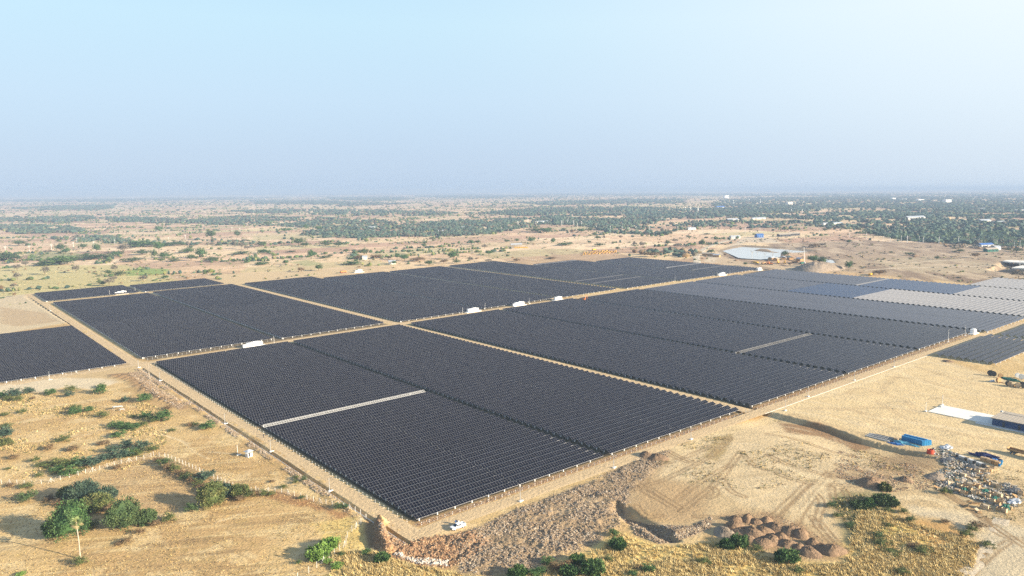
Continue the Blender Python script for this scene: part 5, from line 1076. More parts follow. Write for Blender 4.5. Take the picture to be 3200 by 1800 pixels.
def person(u, v, rz, label, top, leg="cloth_dark", h=1.7, pose=0, relz=True):
    me = bpy.data.meshes.new("person"); k = h/1.7
    J = [(0,0,.95),(0,0,1.18),(0,0,1.40),(0,.0,1.50),(0,.01,1.60),(-.10,0,.90),(-.11,.02+.1*pose,.50),(-.11,-.02,.08),(-.11,.14,.03),(.10,0,.90),(.12,.02-.1*pose,.50),(.13,.02,.08),(.13,.16,.03),(-.20,0,1.38),(-.27,.02,1.10),(-.24,.14,.86),(.20,0,1.38),(.27,.02,1.10),(.25,.10,.86)]
    E_ = [(0,1),(1,2),(2,3),(3,4),(0,5),(5,6),(6,7),(7,8),(0,9),(9,10),(10,11),(11,12),(2,13),(13,14),(14,15),(2,16),(16,17),(17,18)]
    Rr = [.14,.15,.14,.06,.10,.10,.07,.05,.04,.10,.07,.05,.04,.075,.05,.035,.075,.05,.035]
    me.from_pydata([(a*k,b2*k,c*k) for a,b2,c in J], E_, []); o = bpy.data.objects.new("person", me); link(o); md = o.modifiers.new("Skin", 'SKIN'); md.use_smooth_shade = True
    for i, sv in enumerate(me.skin_vertices[0].data): sv.radius = (Rr[i]*k, Rr[i]*k*.85); sv.use_root = (i == 0)
    o.modifiers.new("Sub", 'SUBSURF').render_levels = 1; me.materials.append(MATS[leg]); o.matrix_world = at(u, v, 0, rz, relz=relz)
    m = MB(); m.tube([(0,0,.92*k),(0,0,1.2*k),(0,0,1.42*k),(0,0,1.47*k)], [.19*k,.19*k,.2*k,.1*k], 10); m.tube([(-.2*k,0,1.4*k),(-.28*k,.02*k,1.1*k)], [.09*k,.07*k], 6); m.tube([(.2*k,0,1.4*k),(.28*k,.02*k,1.1*k)], [.09*k,.07*k], 6); m.obj("shirt", top, o, True)
    m = MB(); m.tube([(0,-.01*k,1.60*k),(0,-.02*k,1.68*k),(0,-.02*k,1.735*k)], [.105*k,.10*k,.04*k], 8); m.obj("hair", "hair", o, True); return tag(o, label, "person")
for i, (x, y, t, l) in enumerate([(1424,1640,"cloth_blue","person in a blue shirt standing behind the white pickup"),(1428,1638.5,"cloth_dark","person in dark clothes standing close behind the white pickup"),(1433,1640,"cloth_white","person in a white shirt standing behind the pickup cab"),(824,1368,"cloth_dark","person in dark clothes under the west end of the panel rows"),(831,1362,"cloth_dark","second person in dark clothes at the west end of the panel rows, slightly farther"),(2998,1459-2,"cloth_dark","person walking past the stacked crates in the yard") ,(642,1181,"cloth_dark","person on the west road by the ditch near its middle")]):
    u, v = U(x, y); person(u, v, i*1.3, l, t, pose=i % 2, relz=False)

# ------------------------------------------------------------------ hut, shelters, slab, building
def hut():
    u, v = U(778,1426); r = empty("guard_hut"); r.matrix_world = at(u, v, 0, .25, relz=False); tag(r, "small white guard hut with a pale grey hipped roof beside the ditch", "hut")
    m = MB(); m.box((0,0,1.0), (2.2,2.0,.9)); m.box((0,0,.28), (2.3,2.1,.56)); m.obj("wall", "white_concrete", r); m = MB()
    for a in (-1, 1):
        for c in (-1, 1): m.box((a*1.02, c*.92, 1.4), (.1,.1,2.2))
    m.obj("corner_post", "white_paint", r); m = MB(); w = 1.6; m.add([(-w,-w,2.3),(w,-w,2.3),(w,w,2.3),(-w,w,2.3),(-.3,0,3.0),(.3,0,3.0)], [[0,1,5,4],[1,2,5],[2,3,4,5],[3,0,4],[3,2,1,0]]); m.obj("roof", "roof_grey", r)
    m = MB(); m.box((-.4,-1.07,.95), (.7,.06,1.5)); m.obj("doorway", "dark_paint", r)
hut()
def table_shelter(px, py, w, d, h, label, rz):
    u, v = U(px, py); r = empty("shelter"); r.matrix_world = at(u, v, 0, rz, relz=False); tag(r, label, "shelter"); m = MB(); m.box((0,0,h), (w,d,.12), M=Matrix.Rotation(.12, 3, 'Y')); m.obj("roof", "concrete", r)
    m = MB(); m.box((0,0,.1),(.01,.01,.01))
    for a in (-1, 1):
        for c in (-1, 1): mm = MB(); mm.tube([(a*w*.45,c*d*.45,0),(a*w*.45,c*d*.45,h-a*.2)], .06, 5); mm.obj("leg", "grey_paint", r)
table_shelter(368, 1280, 4.6, 2.2, 1.7, "low open shelter with a flat grey roof on the dry slope", .15); table_shelter(381, 1284, 2.2, 1.4, 1.0, "small grey stand right in front of the open shelter", .15)
m = MB(); m.box((375.5,128,.12), (15.0,42,.28)); m.box((388.7-9,147.8,.5), (1.6,1.0,.9)); o = m.obj("concrete_slab", "slab"); o.matrix_world = FM.copy(); tag(o, "long bright white concrete slab in the sandy yard", "slab")
def long_building():
    r = empty("site_building"); r.matrix_world = FM @ Matrix.Translation((374.5, 101, .26)); tag(r, "long low dark blue cabin building with a beige flat roof at the right edge", "building")
    m = MB(); m.box((0,0,1.5), (13.6,42,3.0)); w = m.obj("wall", "blue_wall", r); m = MB(); m.box((0,0,3.12), (14.6,43.2,.22)); m.box((0,21.4,2.95), (14.6,.3,.5)); m.box((5,12,3.3),(3.5,16,.16)); 
    for y in np.arange(-21, 21.5, 1.4): m.box((0,y,3.25), (14.4,.08,.06))
    m.obj("roof", "roof_beige", r)
    for y in np.arange(-16, 20, 6.0):
        m = MB(); m.box((-6.83,y+2.6,1.05), (.06,.95,2.1)); m.obj("door", "dark_paint", w)
    m = MB(); m.box((5.2,21.5,3.45), (1.2,.8,.5)); m.obj("roof_unit", "grey_paint", r)
    for i, y in enumerate((6, 3.4)): mm = MB(); mm.tube([(0,0,0),(0,0,1.3)], .6, 12); mm.tube([(0,0,1.3),(0,0,1.45)], [.6,.2], 12); o = mm.obj("water_tank", "white_paint"); o.matrix_world = FM @ Matrix.Translation((364.2, 101+y, .05)); tag(o, ["white round water tank against the dark blue building, farther one","white round water tank against the dark blue building, nearer one"][i], "water tank")
    m = MB(); m.box((366.2,116,.13), (2.2,24,.2)); o = m.obj("walkway", "concrete"); o.matrix_world = FM.copy(); tag(o, "grey walkway along the front of the dark blue building", "walkway")
long_building()

# ------------------------------------------------------------------ yard materials
def Y6(x, y): return (2700+x/5.152, 1340+y/5.152)
def thing(name, label, cat, px, py, rz=0.0, h=0.0, group=None, relz=True, pick_=None):
    u, v = U(px, py); r = empty(name); r.matrix_world = at(u, v, h, rz, relz=relz); return tag(r, label, cat, group)
# steel beams
a_ = np.array(U(*Y6(70,100))); b_ = np.array(U(*Y6(500,200))); ang = math.atan2(*(b_-a_)[::-1]); Lb = float(np.linalg.norm(b_-a_)); nn = np.array([-math.sin(ang), math.cos(ang)])
for i in range(9):
    m = MB(); m.box((0,0,.28), (Lb*(.92-.05*(i % 3)), .10, .5)); m.box((0,0,.52), (Lb*(.92-.05*(i % 3)), .34, .06)); m.box((0,0,.04), (Lb*(.92-.05*(i % 3)), .34, .06))
    c = (a_+b_)/2+nn*(i*.62-2.3)+np.array([math.cos(ang), math.sin(ang)])*((i*7) % 3-1)*.9; o = m.obj("steel_beam", "steel_dark" if i % 3 else "concrete"); o.matrix_world = at(c[0], c[1], 0, ang+.012*((i*5) % 3-1)); tag(o, "long %s steel beam, %s from the near side of the beam stack" % ("dark" if i % 3 else "pale", ordn(i+1)), "steel beam", "stacked steel beams")
def crate(px, py, d, label, matn="plywood", rz=0.0, lid=True, cat="crate", group=None, nm="wooden_crate", h0=0, offu=(0,0)):
    u, v = U(px, py); r = empty(nm); r.matrix_world = at(u+offu[0], v+offu[1], h0, rz); tag(r, label, cat, group); m = MB(); x, y, z = d
    for s in (-1, 1): m.box((s*x/2,0,z/2), (.06,y,z)); m.box((0,s*y/2,z/2), (x,.06,z))
    m.box((0,0,.06), (x,y,.08)); m.obj("box", matn, r); m = MB()
    for s in (-1, 1):
        for q2 in (-1, 1): m.box((s*x*.5, q2*y*.5, z/2), (.12,.12,z+.06))
        m.box((0,s*(y/2+.04),z*.5), (x,.05,.1))
    m.obj("batten", "wood", r)
    if lid: m = MB(); m.box((.05,.03,z+.05), (x+.1,y+.1,.07)); m.obj("lid", matn, r)
    return r
crate(*Y6(520,195), (1.6,1.4,1.2), "wooden crate at the right end of the steel beam stack", "cardboard", ang)
def blue_case(p, L, label, rz):
    r = thing("blue_panel_stack", label, "container", *p, rz); m = MB(); m.box((0,0,.95), (L,1.3,1.9))
    for x in np.arange(-L/2+.4, L/2, .8): m.box((x,0,.95), (.14,1.42,1.92))
    m.obj("case", "blue_metal", r); m = MB(); m.box((0,0,1.96), (L+.1,.9,.12)); m.obj("lid", "blue_metal", r); m = MB()
    for x in (-L*.35, 0, L*.35): m.box((x,0,-.05), (.25,1.5,.2))
    m.obj("skid", "wood", r)
blue_case(Y6(795,228), 9.2, "long bright blue container, nearer of the two side by side by the beams", ang-.05); blue_case(Y6(830,205), 9.2, "long bright blue container, farther of the two side by side by the beams", ang-.05)
blue_case(Y6(995,265), 4.2, "short bright blue container turned crosswise right of the long pair", ang+1.05)
def heap(px, py, rx, ry, h, matn, label, seed, cat="tarp", name="tarp_heap", rz=0.0, n=26):
    u, v = U(px, py); rng = np.random.default_rng(seed); iv, jf = ICO3; k = .7+.6*vn(iv[:, 0]*3.1+seed, iv[:, 1]*3.1+iv[:, 2]*2.7, seed)+.15*rng.normal(size=len(iv)); V = iv*k[:, None]*np.array([rx, ry, h]); V[:, 2] = np.maximum(V[:, 2], -.1)
    o = link(bpy.data.objects.new(name, mesh_np(name, V, [jf], matn))); o.matrix_world = at(u, v, 0, rz); return tag(o, label, cat)
heap(*Y6(620,225), 4, 1.6, .7, "cyan_tarp", "pale blue crumpled tarp in front of the blue containers", 1, rz=ang); heap(*Y6(520,245), 2.6, 1.3, .5, "blue_tarp", "dark blue tarp at the end of the steel beams", 2, rz=ang); heap(*Y6(790,270), 2.6, .9, .4, "cyan_tarp", "flat pale blue sheet below the long blue containers", 3, rz=ang)
heap(*Y6(1960,465), 5.2, 1.5, 1.5, "navy_tarp", "long stack under a dark navy tarp in the yard", 4, rz=ang); heap(*Y6(2100,520), 1.6, 1.2, 1.1, "blue_tarp", "bright blue tarp bundle between the brown boxes and the barrels", 5); heap(*Y6(1330,310), 3.2, 2.0, .8, "galv", "tangled heap of silvery wire mesh in the yard", 6, "wire heap", "wire_heap"); heap(*Y6(1330,510), 4.0, 1.7, .6, "steel_dark", "dark scrap heap left of the stacked pallets", 7, "scrap heap", "scrap_heap")
heap(*Y6(2280,1290), 1.7, 1.2, 1.6, "green_net", "dark green net thrown over a crate in the lower debris", 8, "net", "green_net"); heap(*Y6(1620,990), 2.2, 1.0, .7, "green_net", "green netting lying among the upper scattered crates", 9, "net", "green_net"); heap(*Y6(1950,1010), 2.0, 1.0, .7, "green_net", "dark green netting in the middle of the debris field", 10, "net", "green_net"); heap(*Y6(2100,1135), 2.0, .8, .9, "green_net", "dark green netting between the middle and lower crates", 11, "net", "green_net"); heap(*Y6(1390,1000), 1.6, .8, .4, "green_net", "flat green netting at the left end of the debris", 12, "net", "green_net"); heap(*Y6(2400,1010), 3.2, 1.6, .9, "steel_dark", "grey black scrap tangle on the right of the debris", 13, "scrap heap", "scrap_heap"); heap(*Y6(2420,1180), 3.2, 1.6, .8, "galv", "grey metal scrap tangle on the lower right of the debris", 14, "scrap heap", "scrap_heap"); heap(*Y6(1720,640), 3.8, 1.6, .8, "steel_dark", "dark scrap strewn below the stacked pallets", 15, "scrap heap", "scrap_heap")
def torus_obj(px, py, R, r_, matn, label, name, cat, n=3):
    u, v = U(px, py); m = MB()
    for k in range(n): m.tube([(math.cos(a)*R*(1-.05*k), math.sin(a)*R*(1-.05*k), r_+k*r_*1.8) for a in np.linspace(0, 2*math.pi, 20)], r_, 6)
    o = m.obj(name, matn, smooth=True); o.matrix_world = at(u, v, 0); return tag(o, label, cat)
torus_obj(*Y6(1068,400), 1.25, .22, "orange_hose", "big coil of red-orange hose on the yard", "hose_coil", "hose coil", 4)
for i in range(10): crate(*Y6(1510+i*47, 462+i*17), (1.4,1.1,1.15), "grey stacked pallet load, %s from the left of the long row" % ordn(i+1), "steel_dark" if i % 3 == 0 else "concrete", ang, group="row of pallet loads", nm="pallet_load", cat="pallet load")
for i, (x, y, m_) in enumerate([(1915,515,"cardboard"),(1965,525,"cardboard"),(2020,545,"cardboard"),(2110,565,"wood"),(2145,585,"wood")]): crate(*Y6(x, y), (1.6,1.3,1.4), "brown boxed load beside the navy tarp, %s from the left" % ordn(i+1), m_, ang, group="brown boxed loads")
for i, (x, y) in enumerate([(2185,560),(2205,575),(2180,600),(2215,545)]):
    m = MB(); m.tube([(0,0,0),(0,0,1.05)], .42, 12); m.tube([(0,0,.35),(0,0,.42)], .45, 12); m.tube([(0,0,.7),(0,0,.77)], .45, 12); u, v = U(*Y6(x, y)); o = m.obj("barrel", "blue_metal"); o.matrix_world = at(u, v, 0); tag(o, ["blue barrel at the back left of the four","blue barrel at the right front of the four","blue barrel nearest the camera of the four","blue barrel farthest back of the four"][i]+" beside the boxed loads", "barrel", "blue barrels")
CR = [(1890,690),(1940,700),(1985,690),(2030,680),(2060,650),(1540,940),(1590,960),(1700,935),(1750,925),(1800,915),(1830,940),(1980,890),(2100,925),(2165,955),(1500,1010),(1585,1050),(1640,1045),(1770,1065),(1820,1050),(1700,985),(1640,920),(1930,1100),(1990,1105),(2070,1065),(2120,1090),(2180,1100),(2190,1190),(2060,1195),(2150,1225),(1910,1275),(1960,1290),(2180,1310),(2260,1340),(2340,1295),(2520,1060),(1820,705),(1600,770),(1690,680)]
for i, (x, y) in enumerate(sorted(CR)): crate(*Y6(x, y), (1.5,1.2,.95+.2*(i % 3)), "open pale wooden crate, %s from the left in the debris field" % ordn(i+1), "plywood" if i % 3 else "cardboard", ang+.25*math.sin(i*4.1), lid=(i % 4 == 0), group="open crates in the debris field")
rgd = np.random.default_rng(17)
BD = sorted([(1200,960),(1230,985),(1600,760),(1860,730),(1900,780),(1250,845),(1500,830),(1540,855),(1760,820),(1690,790),(1630,850),(1700,890),(1860,880),(1340,700),(1440,660),(1690,1170),(1740,1200),(1790,1215),(1600,1240),(1640,1260),(1820,1210),(1840,1330),(1860,1350),(2080,620),(2020,640),(2240,1010),(2290,1060),(2330,1110),(2380,1230),(2000,1270),(2200,1150),(1450,900),(1380,900),(1900,830),(1820,770),(1560,930),(1320,930),(2450,1100),(2500,1150),(2360,960)])
for i, (x, y) in enumerate(BD):
    m = MB(); m.box((0,0,.0), (1.2+rgd.random()*2.2, .8+rgd.random()*.8, .07)); m.box((0,0,.06), (.12,.7,.07)); u, v = U(*Y6(x, y)); o = m.obj("wooden_board", "plywood" if i % 2 else "wood"); o.matrix_world = at(u, v, .28, rgd.random()*3, rx=rgd.normal()*.25, ry=rgd.normal()*.2); tag(o, "%s loose wooden board, %s from the left in the debris field" % ("pale" if i % 2 else "brown", ordn(i+1)), "board", "loose boards in the debris field")
dbv = [(-.5,-.5,0),(.5,-.5,.05),(.5,.5,.12),(-.5,.5,.05),(-.5,-.5,.12),(.5,-.5,.2),(.5,.5,.25),(-.5,.5,.2)]; dbf = [np.array([[4,5,6,7],[0,1,5,4],[1,2,6,5],[2,3,7,6],[3,0,4,7]])]
DB = poly([Y6(1180,700),Y6(1500,560),Y6(1900,600),Y6(2100,640),Y6(1950,800),Y6(2300,860),Y6(2560,1000),Y6(2500,1250),Y6(2300,1300),Y6(1800,1150),Y6(1400,1010),Y6(1150,960)])
DB2 = poly([Y6(1100,300),Y6(1500,400),Y6(1900,600),Y6(1700,700),Y6(1300,600),Y6(1150,460)])
for nm_, pg_, n_, sd_ in (("debris", DB, 4600, 5), ("debris", DB2, 1500, 6)):
    rr_ = np.random.default_rng(sd_); pt = pick(pg_, n_, rr_, clump(.1, .9, .4, .6, 700+sd_, 4)); pc = np.array([(.45,.42,.37),(.26,.19,.13),(.48,.39,.27),(.10,.095,.09),(.36,.29,.2),(.30,.31,.33),(.09,.15,.13),(.58,.57,.54)])
    s_ = np.stack([.2+1.3*rr_.random(n_)**2, .12+.35*rr_.random(n_), .3+1.6*rr_.random(n_)], 1); hz = relief(pt[:, 0], pt[:, 1])
    merged(nm_, ["small splinters, planks and scraps strewn between the crates","small scraps strewn beside the hose coil and pallets"][sd_-5], "debris", dbv, dbf, np.column_stack([pt, hz]), "stone", scale=s_, rotz=rr_.random(n_)*3.1, col=pc[rr_.integers(0, 8, n_)])
# cable drums
def drum(px, py, R, w, rz, matn, cm_, label, lean=0.0):
    r = thing("cable_drum", label, "cable drum", px, py, rz, group="cable drums"); 
    for s in (-1, 1): m = MB(); m.tube([(s*w/2-.06,0,R),(s*w/2+.06,0,R)], R, 18); m.obj("flange", matn, r)
    m = MB(); m.tube([(-w/2,0,R),(w/2,0,R)], R*.72, 16); m.obj("cable", cm_, r)
def Z7(x, y): return (3000+x/7.28, 1130+y/7.28)
for i, (x, y, R, w, rz, a, c, l) in enumerate([(690,320,1.5,1.3,.5,"dark_paint","rubber","big black cable drum, leftmost of all drums"),(760,330,1.4,1.2,.5,"dark_paint","rubber","black cable drum with a bright sheen behind the leftmost one"),(875,475,1.35,.9,1.2,"wood","wood","brown wooden drum standing face-on left of the drum row"),(920,370,1.2,.8,.7,"wood","rubber","small brown drum right behind the black ones"),(1085,545,1.2,1.1,.4,"dark_paint","rubber","dark drum at the left end of the near drum row"),(1135,560,1.2,.9,.4,"cardboard","rubber","pale-rimmed drum, second of the near row"),(1200,575,.9,.7,.9,"plywood","wood","small pale drum, third of the near row"),(1260,585,.9,.7,.9,"wood","wood","small brown drum, fourth of the near row"),(1320,590,1.3,.9,.5,"plywood","wood","pale yellow-rimmed drum, fifth of the near row"),(1420,560,1.2,1,.5,"dark_paint","rubber","dark drum at the right edge of the near row"),(1400,400,1.4,1,.3,"white_paint","plywood","white-rimmed drum at the right edge of the far row"),(1310,370,1.3,.9,.6,"white_paint","wood","white-rimmed drum left of the right edge one"),(1440,610,.9,.8,.2,"steel_dark","rubber","small dark drum at the lowest right corner of the drum yard")]): drum(*Z7(x, y), R, w, rz, a, c, l)
heap(*Z7(1100,400), 4.5, 1.4, .9, "green_net", "dark green netted pile between the two drum rows", 21, "net pile", "net_pile", rz=ang); heap(*Z7(1220,440), 3.6, 1.2, .8, "green_net", "second dark green pile, just right of the first, by the drums", 22, "net pile", "net_pile", rz=ang); heap(*Z7(740,455), 1.8, 1.0, .8, "galv", "grey bundle on the sand left of the wooden drum", 23, "bundle", "bundle"); heap(*Z7(980,490), 3.2, .6, .3, "wood", "brown wood scrap in front of the wooden drum", 24, "scrap heap", "scrap_heap", rz=ang)
# trailer at the right edge
def trailer():
    p = Y6(2590,450); r = thing("trailer", "dark flatbed trailer at the right edge of the yard, cut by the frame", "trailer", *p, ang-.15); m = MB(); m.box((0,0,1.25), (12,2.5,.25)); m.box((0,0,1.0), (11,.9,.3)); m.obj("bed", "steel_dark", r); m = MB()
    for s in (-1, 1): m.box((0,s*1.25,1.65), (12,.08,.6))
    m.box((-6,0,1.9), (.1,2.5,1.1)); m.obj("side_board", "wood", r)
    for x in (-4.6,-3.4,3.6):
        for s in (-1, 1): w = empty("wheel"); w.parent = r; w.location = (x, s*1.0, .5); m = MB(); m.tube([(0,-.15,0),(0,.15,0)], .5, 14); m.obj("tyre", "rubber", w); m = MB(); m.tube([(0,-.17,0),(0,.17,0)], .25, 8); m.obj("rim", "grey_paint", w)
trailer()

# ------------------------------------------------------------------ machines, sheds and buildings behind
def truck(px, py, label, body="yellow_paint", cab="yellow_paint", L=8.5, rz=.3, tank=False):
    r = thing("tipper_truck" if not tank else "tanker_truck", label, "truck", px, py, rz, relz=False); m = MB(); m.prism([(2.2,.8),(4.2,.8),(4.25,1.6),(3.9,2.7),(2.2,2.7)], -1.2, 1.2); c = m.obj("cab", cab, r); m = MB(); m.add([(4.27,-1.0,1.65),(4.27,1.0,1.65),(3.98,1.0,2.55),(3.98,-1.0,2.55)], [[0,1,2,3]]); m.obj("windscreen", "glass_dark", c)
    m = MB()
    if tank: m.tube([(-4.2,0,2.0),(1.9,0,2.0)], 1.15, 14)
    else: m.prism([(-4.4,1.4),(-4.0,1.1),(1.9,1.1),(1.9,2.9),(-4.4,2.6)], -1.25, 1.25)
    m.obj("tank" if tank else "tipper_bed", body, r); m = MB(); m.box((-.3,0,.85), (8.2,.9,.3)); m.obj("chassis", "dark_paint", r)
    for x in (3.1,-2.2,-3.4):
        for s in (-1, 1): m = MB(); m.tube([(x,s*1.0-.15,.5),(x,s*1.0+.15,.5)], .5, 12); m.obj("wheel", "rubber", r)
def excavator(px, py, label, rz, col="yellow_paint"):
    r = thing("excavator", label, "excavator", px, py, rz, relz=False)
    for s in (-1, 1): m = MB(); m.prism([(-2.0,.25),(-1.7,0),(1.7,0),(2.0,.25),(2.0,.65),(1.7,.9),(-1.7,.9),(-2.0,.65)], s*1.2-.3, s*1.2+.3); m.obj("track", "dark_paint", r)
    m = MB(); m.box((-.5,0,1.6), (3.4,2.5,1.1)); m.obj("house", col, r); m = MB(); m.box((.6,.7,2.4), (1.5,1.0,1.6)); m.obj("cab", "glass_dark", r); m = MB(); m.tube([(1.0,-.3,1.6),(3.2,-.3,4.6),(5.6,-.3,4.0)], [.35,.32,.25], 6); b2 = m.obj("boom", col, r); m = MB(); m.tube([(5.6,-.3,4.0),(6.6,-.3,1.4)], [.25,.2], 6); m.box((6.3,-.3,.9), (1.0,1.1,.8)); m.obj("bucket", col, b2)
truck(1073, 853, "orange-yellow truck at the back edge of the arrays", "orange_paint", "orange_paint", rz=.1); truck(2722, 861, "dark yellow tipper truck just behind the right-hand arrays", rz=.1); truck(1856, 783, "yellow truck standing alone in the dry plain behind the log piles", rz=.2)
truck(2402, 826, "orange tipper truck at the left end of the machine yard by the pond", "orange_paint", "yellow_paint", rz=.3); truck(2431, 824, "yellow tanker truck beside the pond machine yard", rz=.4, tank=True); truck(2505, 826, "green truck with a tall crane in the pond machine yard", "green_net", "green_net", rz=.2); truck(2484, 821, "brown tipper truck under the tree in the pond machine yard", "wood", "orange_paint", rz=-.3); truck(2386, 826, "rusty truck at the far left of the pond machine yard", "wood", "wood", rz=.1); truck(2362, 824, "small yellow loader truck alone left of the machine yard", rz=1.2)
excavator(2452, 824, "yellow excavator with raised arm in the pond machine yard", .5); excavator(2410, 827, "orange excavator left in the pond machine yard", 2.2, "orange_paint"); excavator(1826, 940, "orange and white machine parked at the end of the cross road", .4, "orange_paint")
def crane(px, py):
    r = thing("crane", "thin lattice crane boom leaning over the pond machine yard", "crane", px, py, .4, relz=False); m = MB(); m.box((0,0,1.2), (6,2.4,1.6)); m.obj("base", "grey_paint", r); m = MB(); m.tube([(0,0,2),(-9,0,22)], [.35,.2], 4); m.tube([(.8,0,2),(-9,0,22)], [.15,.1], 4); m.obj("boom", "white_paint", r)
crane(2514, 824)
def house(px, py, w, d, h, label, wall, roof, rz=0.0, name="shed", cat="shed", gable=True, open_=False, nwin=3):
    r = thing(name, label, cat, px, py, rz, relz=False); m = MB()
    if open_:
        for x in np.linspace(-w/2+.3, w/2-.3, 6):
            for s in (-1, 1): m.tube([(x,s*(d/2-.3),0),(x,s*(d/2-.3),h)], .12, 5)
        m.obj("post", "grey_paint", r); wl_ = None
    else:
        m.box((0,0,h/2), (w,d,h)); wl_ = m.obj("wall", wall, r)
        for i in range(nwin): x = -w/2+w*(i+.5)/nwin; mm = MB(); mm.box((x,-d/2-.02,h*.5), (w/nwin*.3,.08,h*.4)); mm.obj("window", "glass_dark", wl_)
    m = MB()
    if gable: m.prism([(-d/2-.6,h),(0,h+d*.22),(d/2+.6,h),(0,h+d*.22-.25)], -w/2-.5, w/2+.5); o = m.obj("roof", roof, r); o.rotation_euler = (0,0,math.pi/2)
    else: m.box((0,0,h+.15), (w+1,d+1,.3)); m.obj("roof", roof, r)
rr_h = -.45
house(2372, 742, 13, 10, 5, "bright blue walled warehouse behind the pond", "roof_blue", "roof_blue", rr_h, "warehouse", "warehouse"); house(2296, 745, 18, 9, 3.5, "low grey-roofed open shed on the pale yard behind the pond", "concrete", "roof_grey", rr_h)
house(2450, 739, 24, 9, 4, "long brown-roofed shed, left one of the pair behind the pond", "dark_paint", "roof_beige", rr_h); house(2481, 736, 20, 9, 4, "long brown-roofed shed, right one of the pair behind the pond", "dark_paint", "roof_beige", rr_h)
house(2858, 686, 52, 16, 6, "long pale warehouse roof in the green scrub on the right", "concrete", "roof_grey", rr_h, "warehouse", "warehouse"); house(3096, 786, 18, 8, 3.5, "green-walled shed with pale roof on the right plain", "green_net", "roof_beige", rr_h); house(3112, 780, 9, 8, 4, "small white shed behind the green-walled one", "white_paint", "roof_grey", rr_h)
house(3078, 770, 22, 10, 3, "broken blue-roofed shed near the power poles on the right", "concrete", "roof_blue", rr_h); house(1613, 770, 19, 8, 3.5, "open shed with a grey-blue roof by the stacked logs, left of the plain track", "concrete", "roof_grey", rr_h, open_=True)
house(3075, 697, 26, 14, 6, "pale low building at the woodland edge on the far right", "slab", "roof_grey", rr_h, "building", "building"); house(3120, 699, 30, 10, 4, "thin pale roofed building right of the woodland edge one", "slab", "roof_grey", rr_h, "building", "building"); house(2250, 652, 36, 20, 7, "blue-roofed hall in the hazy woods", "concrete", "roof_blue", rr_h, "building", "building")
house(2269, 620, 40, 30, 26, "white tall building far off in the haze, brightest speck left of the far woods", "white_paint", "white_paint", rr_h, "building", "building", False); house(2467, 640, 26, 20, 14, "pink-white building in the woods behind the blue-roofed hall", "slab", "slab", rr_h, "building", "building", False); house(2959, 632, 34, 26, 14, "big white building far right in the haze", "white_paint", "white_paint", rr_h, "building", "building", False); house(2823, 626, 32, 20, 9, "long white building in the haze left of the big white one", "white_paint", "white_paint", rr_h, "building", "building", False); house(2875, 628, 40, 24, 10, "small white building between two larger ones in the haze", "white_paint", "white_paint", rr_h, "building", "building", False); house(2791, 624, 26, 20, 12, "tiny white building at the left of the haze row", "white_paint", "white_paint", rr_h, "building", "building", False); house(2288, 693, 30, 14, 6, "pale roofed shed between the trees of the woodland", "slab", "roof_grey", rr_h)
for i, (x, y, w_, l) in enumerate([(2370,685,40,"pale roof inside the woodland, upper right of the pond"),(1694,696,34,"grey roof at the left edge of the woodland"),(2060,688,22,"small pale roof in the middle of the woodland"),(1380,726,16,"tiny white roof among the central trees, right one"),(1163,714,16,"tiny white roof among the central trees, left one"),(1440,715,18,"small pale roof behind the central belt of trees"),(3060,655,40,"pale ruin-like building in the right woods"),(3185,660,36,"pale roof at the right edge of the woods"),(2600,702,50,"row of pale roofs under the woodland edge"),(2160,718,18,"small pale roof before the woodland by the pond track"),(1225,825,9,"little white-roofed field hut behind the central blocks"),(1140,810,7,"little white field hut beside the thatch-like tree")]): house(x, y, w_, 9, 3.5, l, "slab", "roof_grey", rr_h, "house", "house", nwin=2)
for i, (x, y) in enumerate([(2412,812),(2425,815),(2448,811),(2470,811),(2500,815),(2226,800),(2240,803),(2205,798)]): house(x, y, 9, 6, 3, "grey tin-roofed work shed by the pond, %s listed from the near machine yard" % ordn(i+1) if False else ["grey tin shed left in the pond machine yard","grey tin shed second from left in the machine yard","pale tin shed in the middle of the machine yard","tin shed under the tall bare tree","tin shed behind the green truck","hut at the near left shore of the pond","second hut at the near left shore, closer to the water","brown hut left of the shore huts"][i], "wood", "roof_grey" if i % 2 == 0 else "roof_beige", .3*i)
def pagoda(px, py, hpx, label, matn):
    h = hpx*mpp(px, py); r = thing("pagoda", label, "pagoda", px, py, 0, relz=False); m = MB(); m.box((0,0,h*.06), (h*.7,h*.7,h*.12)); m.box((0,0,h*.15), (h*.5,h*.5,h*.1)); m.obj("terrace", "slab", r)
    m = MB(); m.tube([(0,0,h*.2),(0,0,h*.32),(0,0,h*.45),(0,0,h*.55),(0,0,h*.75),(0,0,h)], [h*.2,h*.19,h*.12,h*.06,h*.035,h*.005], 12); m.obj("stupa", matn, r, True)
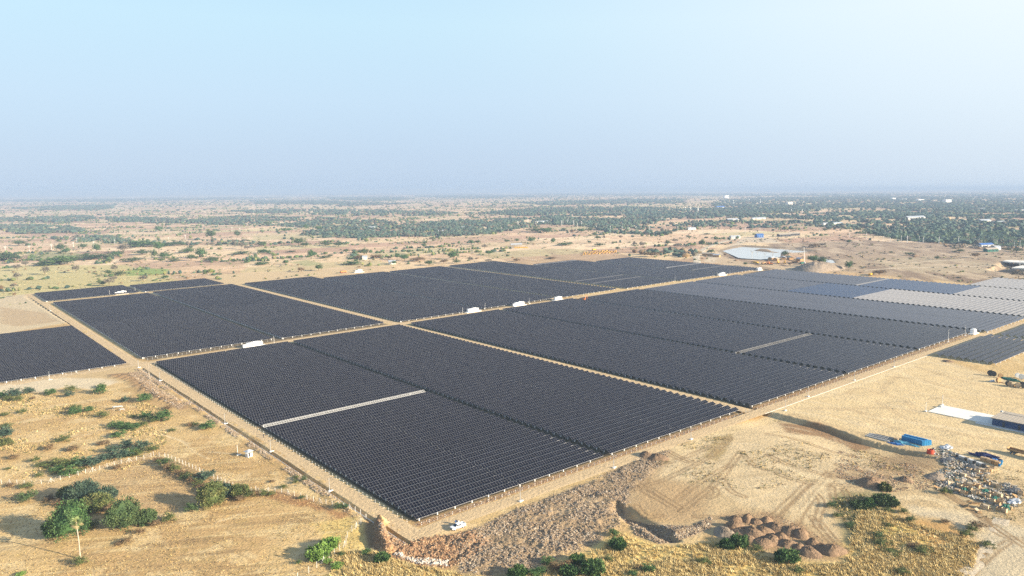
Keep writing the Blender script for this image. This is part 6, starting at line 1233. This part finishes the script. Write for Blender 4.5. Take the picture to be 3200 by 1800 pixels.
pagoda(2968, 693, 15, "golden pointed pagoda in the green scrub on the right", "gold"); pagoda(2983, 646, 9, "small white pagoda in the hazy woods above the golden one", "white_paint"); pagoda(1684, 637, 7, "tiny pale pagoda before the far tree belt in the centre", "gold")
# log piles
LP_ = Zm((1600,560), K, [(720+ (i % 20)*17, 762-(i//20)*11-(i % 20)*1.2) for i in range(56)])
for i, (x, y) in enumerate(LP_[:56]):
    u, v = U(x, y); m = MB(); m.tube([(-2.2,0,.8),(2.2,0,.8)], .8+.15*math.sin(i), 8); o = m.obj("drum_roll", "wood" if i % 3 else "yellow_paint"); o.matrix_world = at(u, v, 0, .9+.5*math.sin(i*3), relz=False); tag(o, "brown roll, %s from the left in the %s storage row behind the arrays" % (ordn(i % 20+1), ["nearest", "middle", "farthest"][i//20]), "roll", "rolls stored on the plain")
for i in range(12):
    u, v = U(1608+i*3.6, 774+(i % 2)*1.3); m = MB(); m.tube([(-1.6,0,.9),(1.6,0,.9)], .9, 8); o = m.obj("drum_roll", "yellow_paint"); o.matrix_world = at(u, v, 0, 1.1, relz=False); tag(o, "yellow-brown roll, %s from the left beside the open blue-grey shed" % ordn(i+1), "roll", "rolls beside the open shed")
# pale basins on the far right
def far_slab(px_pts, label, h, matn="slab"):
    P = [f2w(*U(*p)) for p in px_pts]; z = float(np.mean([base_z(np.float64(p[0]), np.float64(p[1])) for p in P]))+h; m = MB(); n = len(P); m.add([(p[0],p[1],z) for p in P]+[(p[0],p[1],z-1.5) for p in P], [list(range(n))[::-1]]+[[i, (i+1) % n, n+(i+1) % n, n+i] for i in range(n)]); o = m.obj("concrete_pad", matn); tag(o, label, "concrete pad")
far_slab(Zm((2900,750), 4.853, [(1130,332),(1200,316),(1470,322),(1470,360),(1280,352)]), "long white concrete pad on the earthworks at the right edge", 1.2); far_slab(Zm((2900,750), 4.853, [(1270,430),(1440,385),(1470,392),(1470,440),(1300,436)]), "pale ramp-like pad in front of the white pad at the right edge", .8)
for i, (x, y) in enumerate([(1385,385),(1402,388),(1440,372)]): p = (2900+x/4.853, 750+y/4.853); power_pole(p[0], p[1], 15, "steel gantry pole on the right-edge earthworks, %s of three" % ordn(i+1), "gantry poles", True)
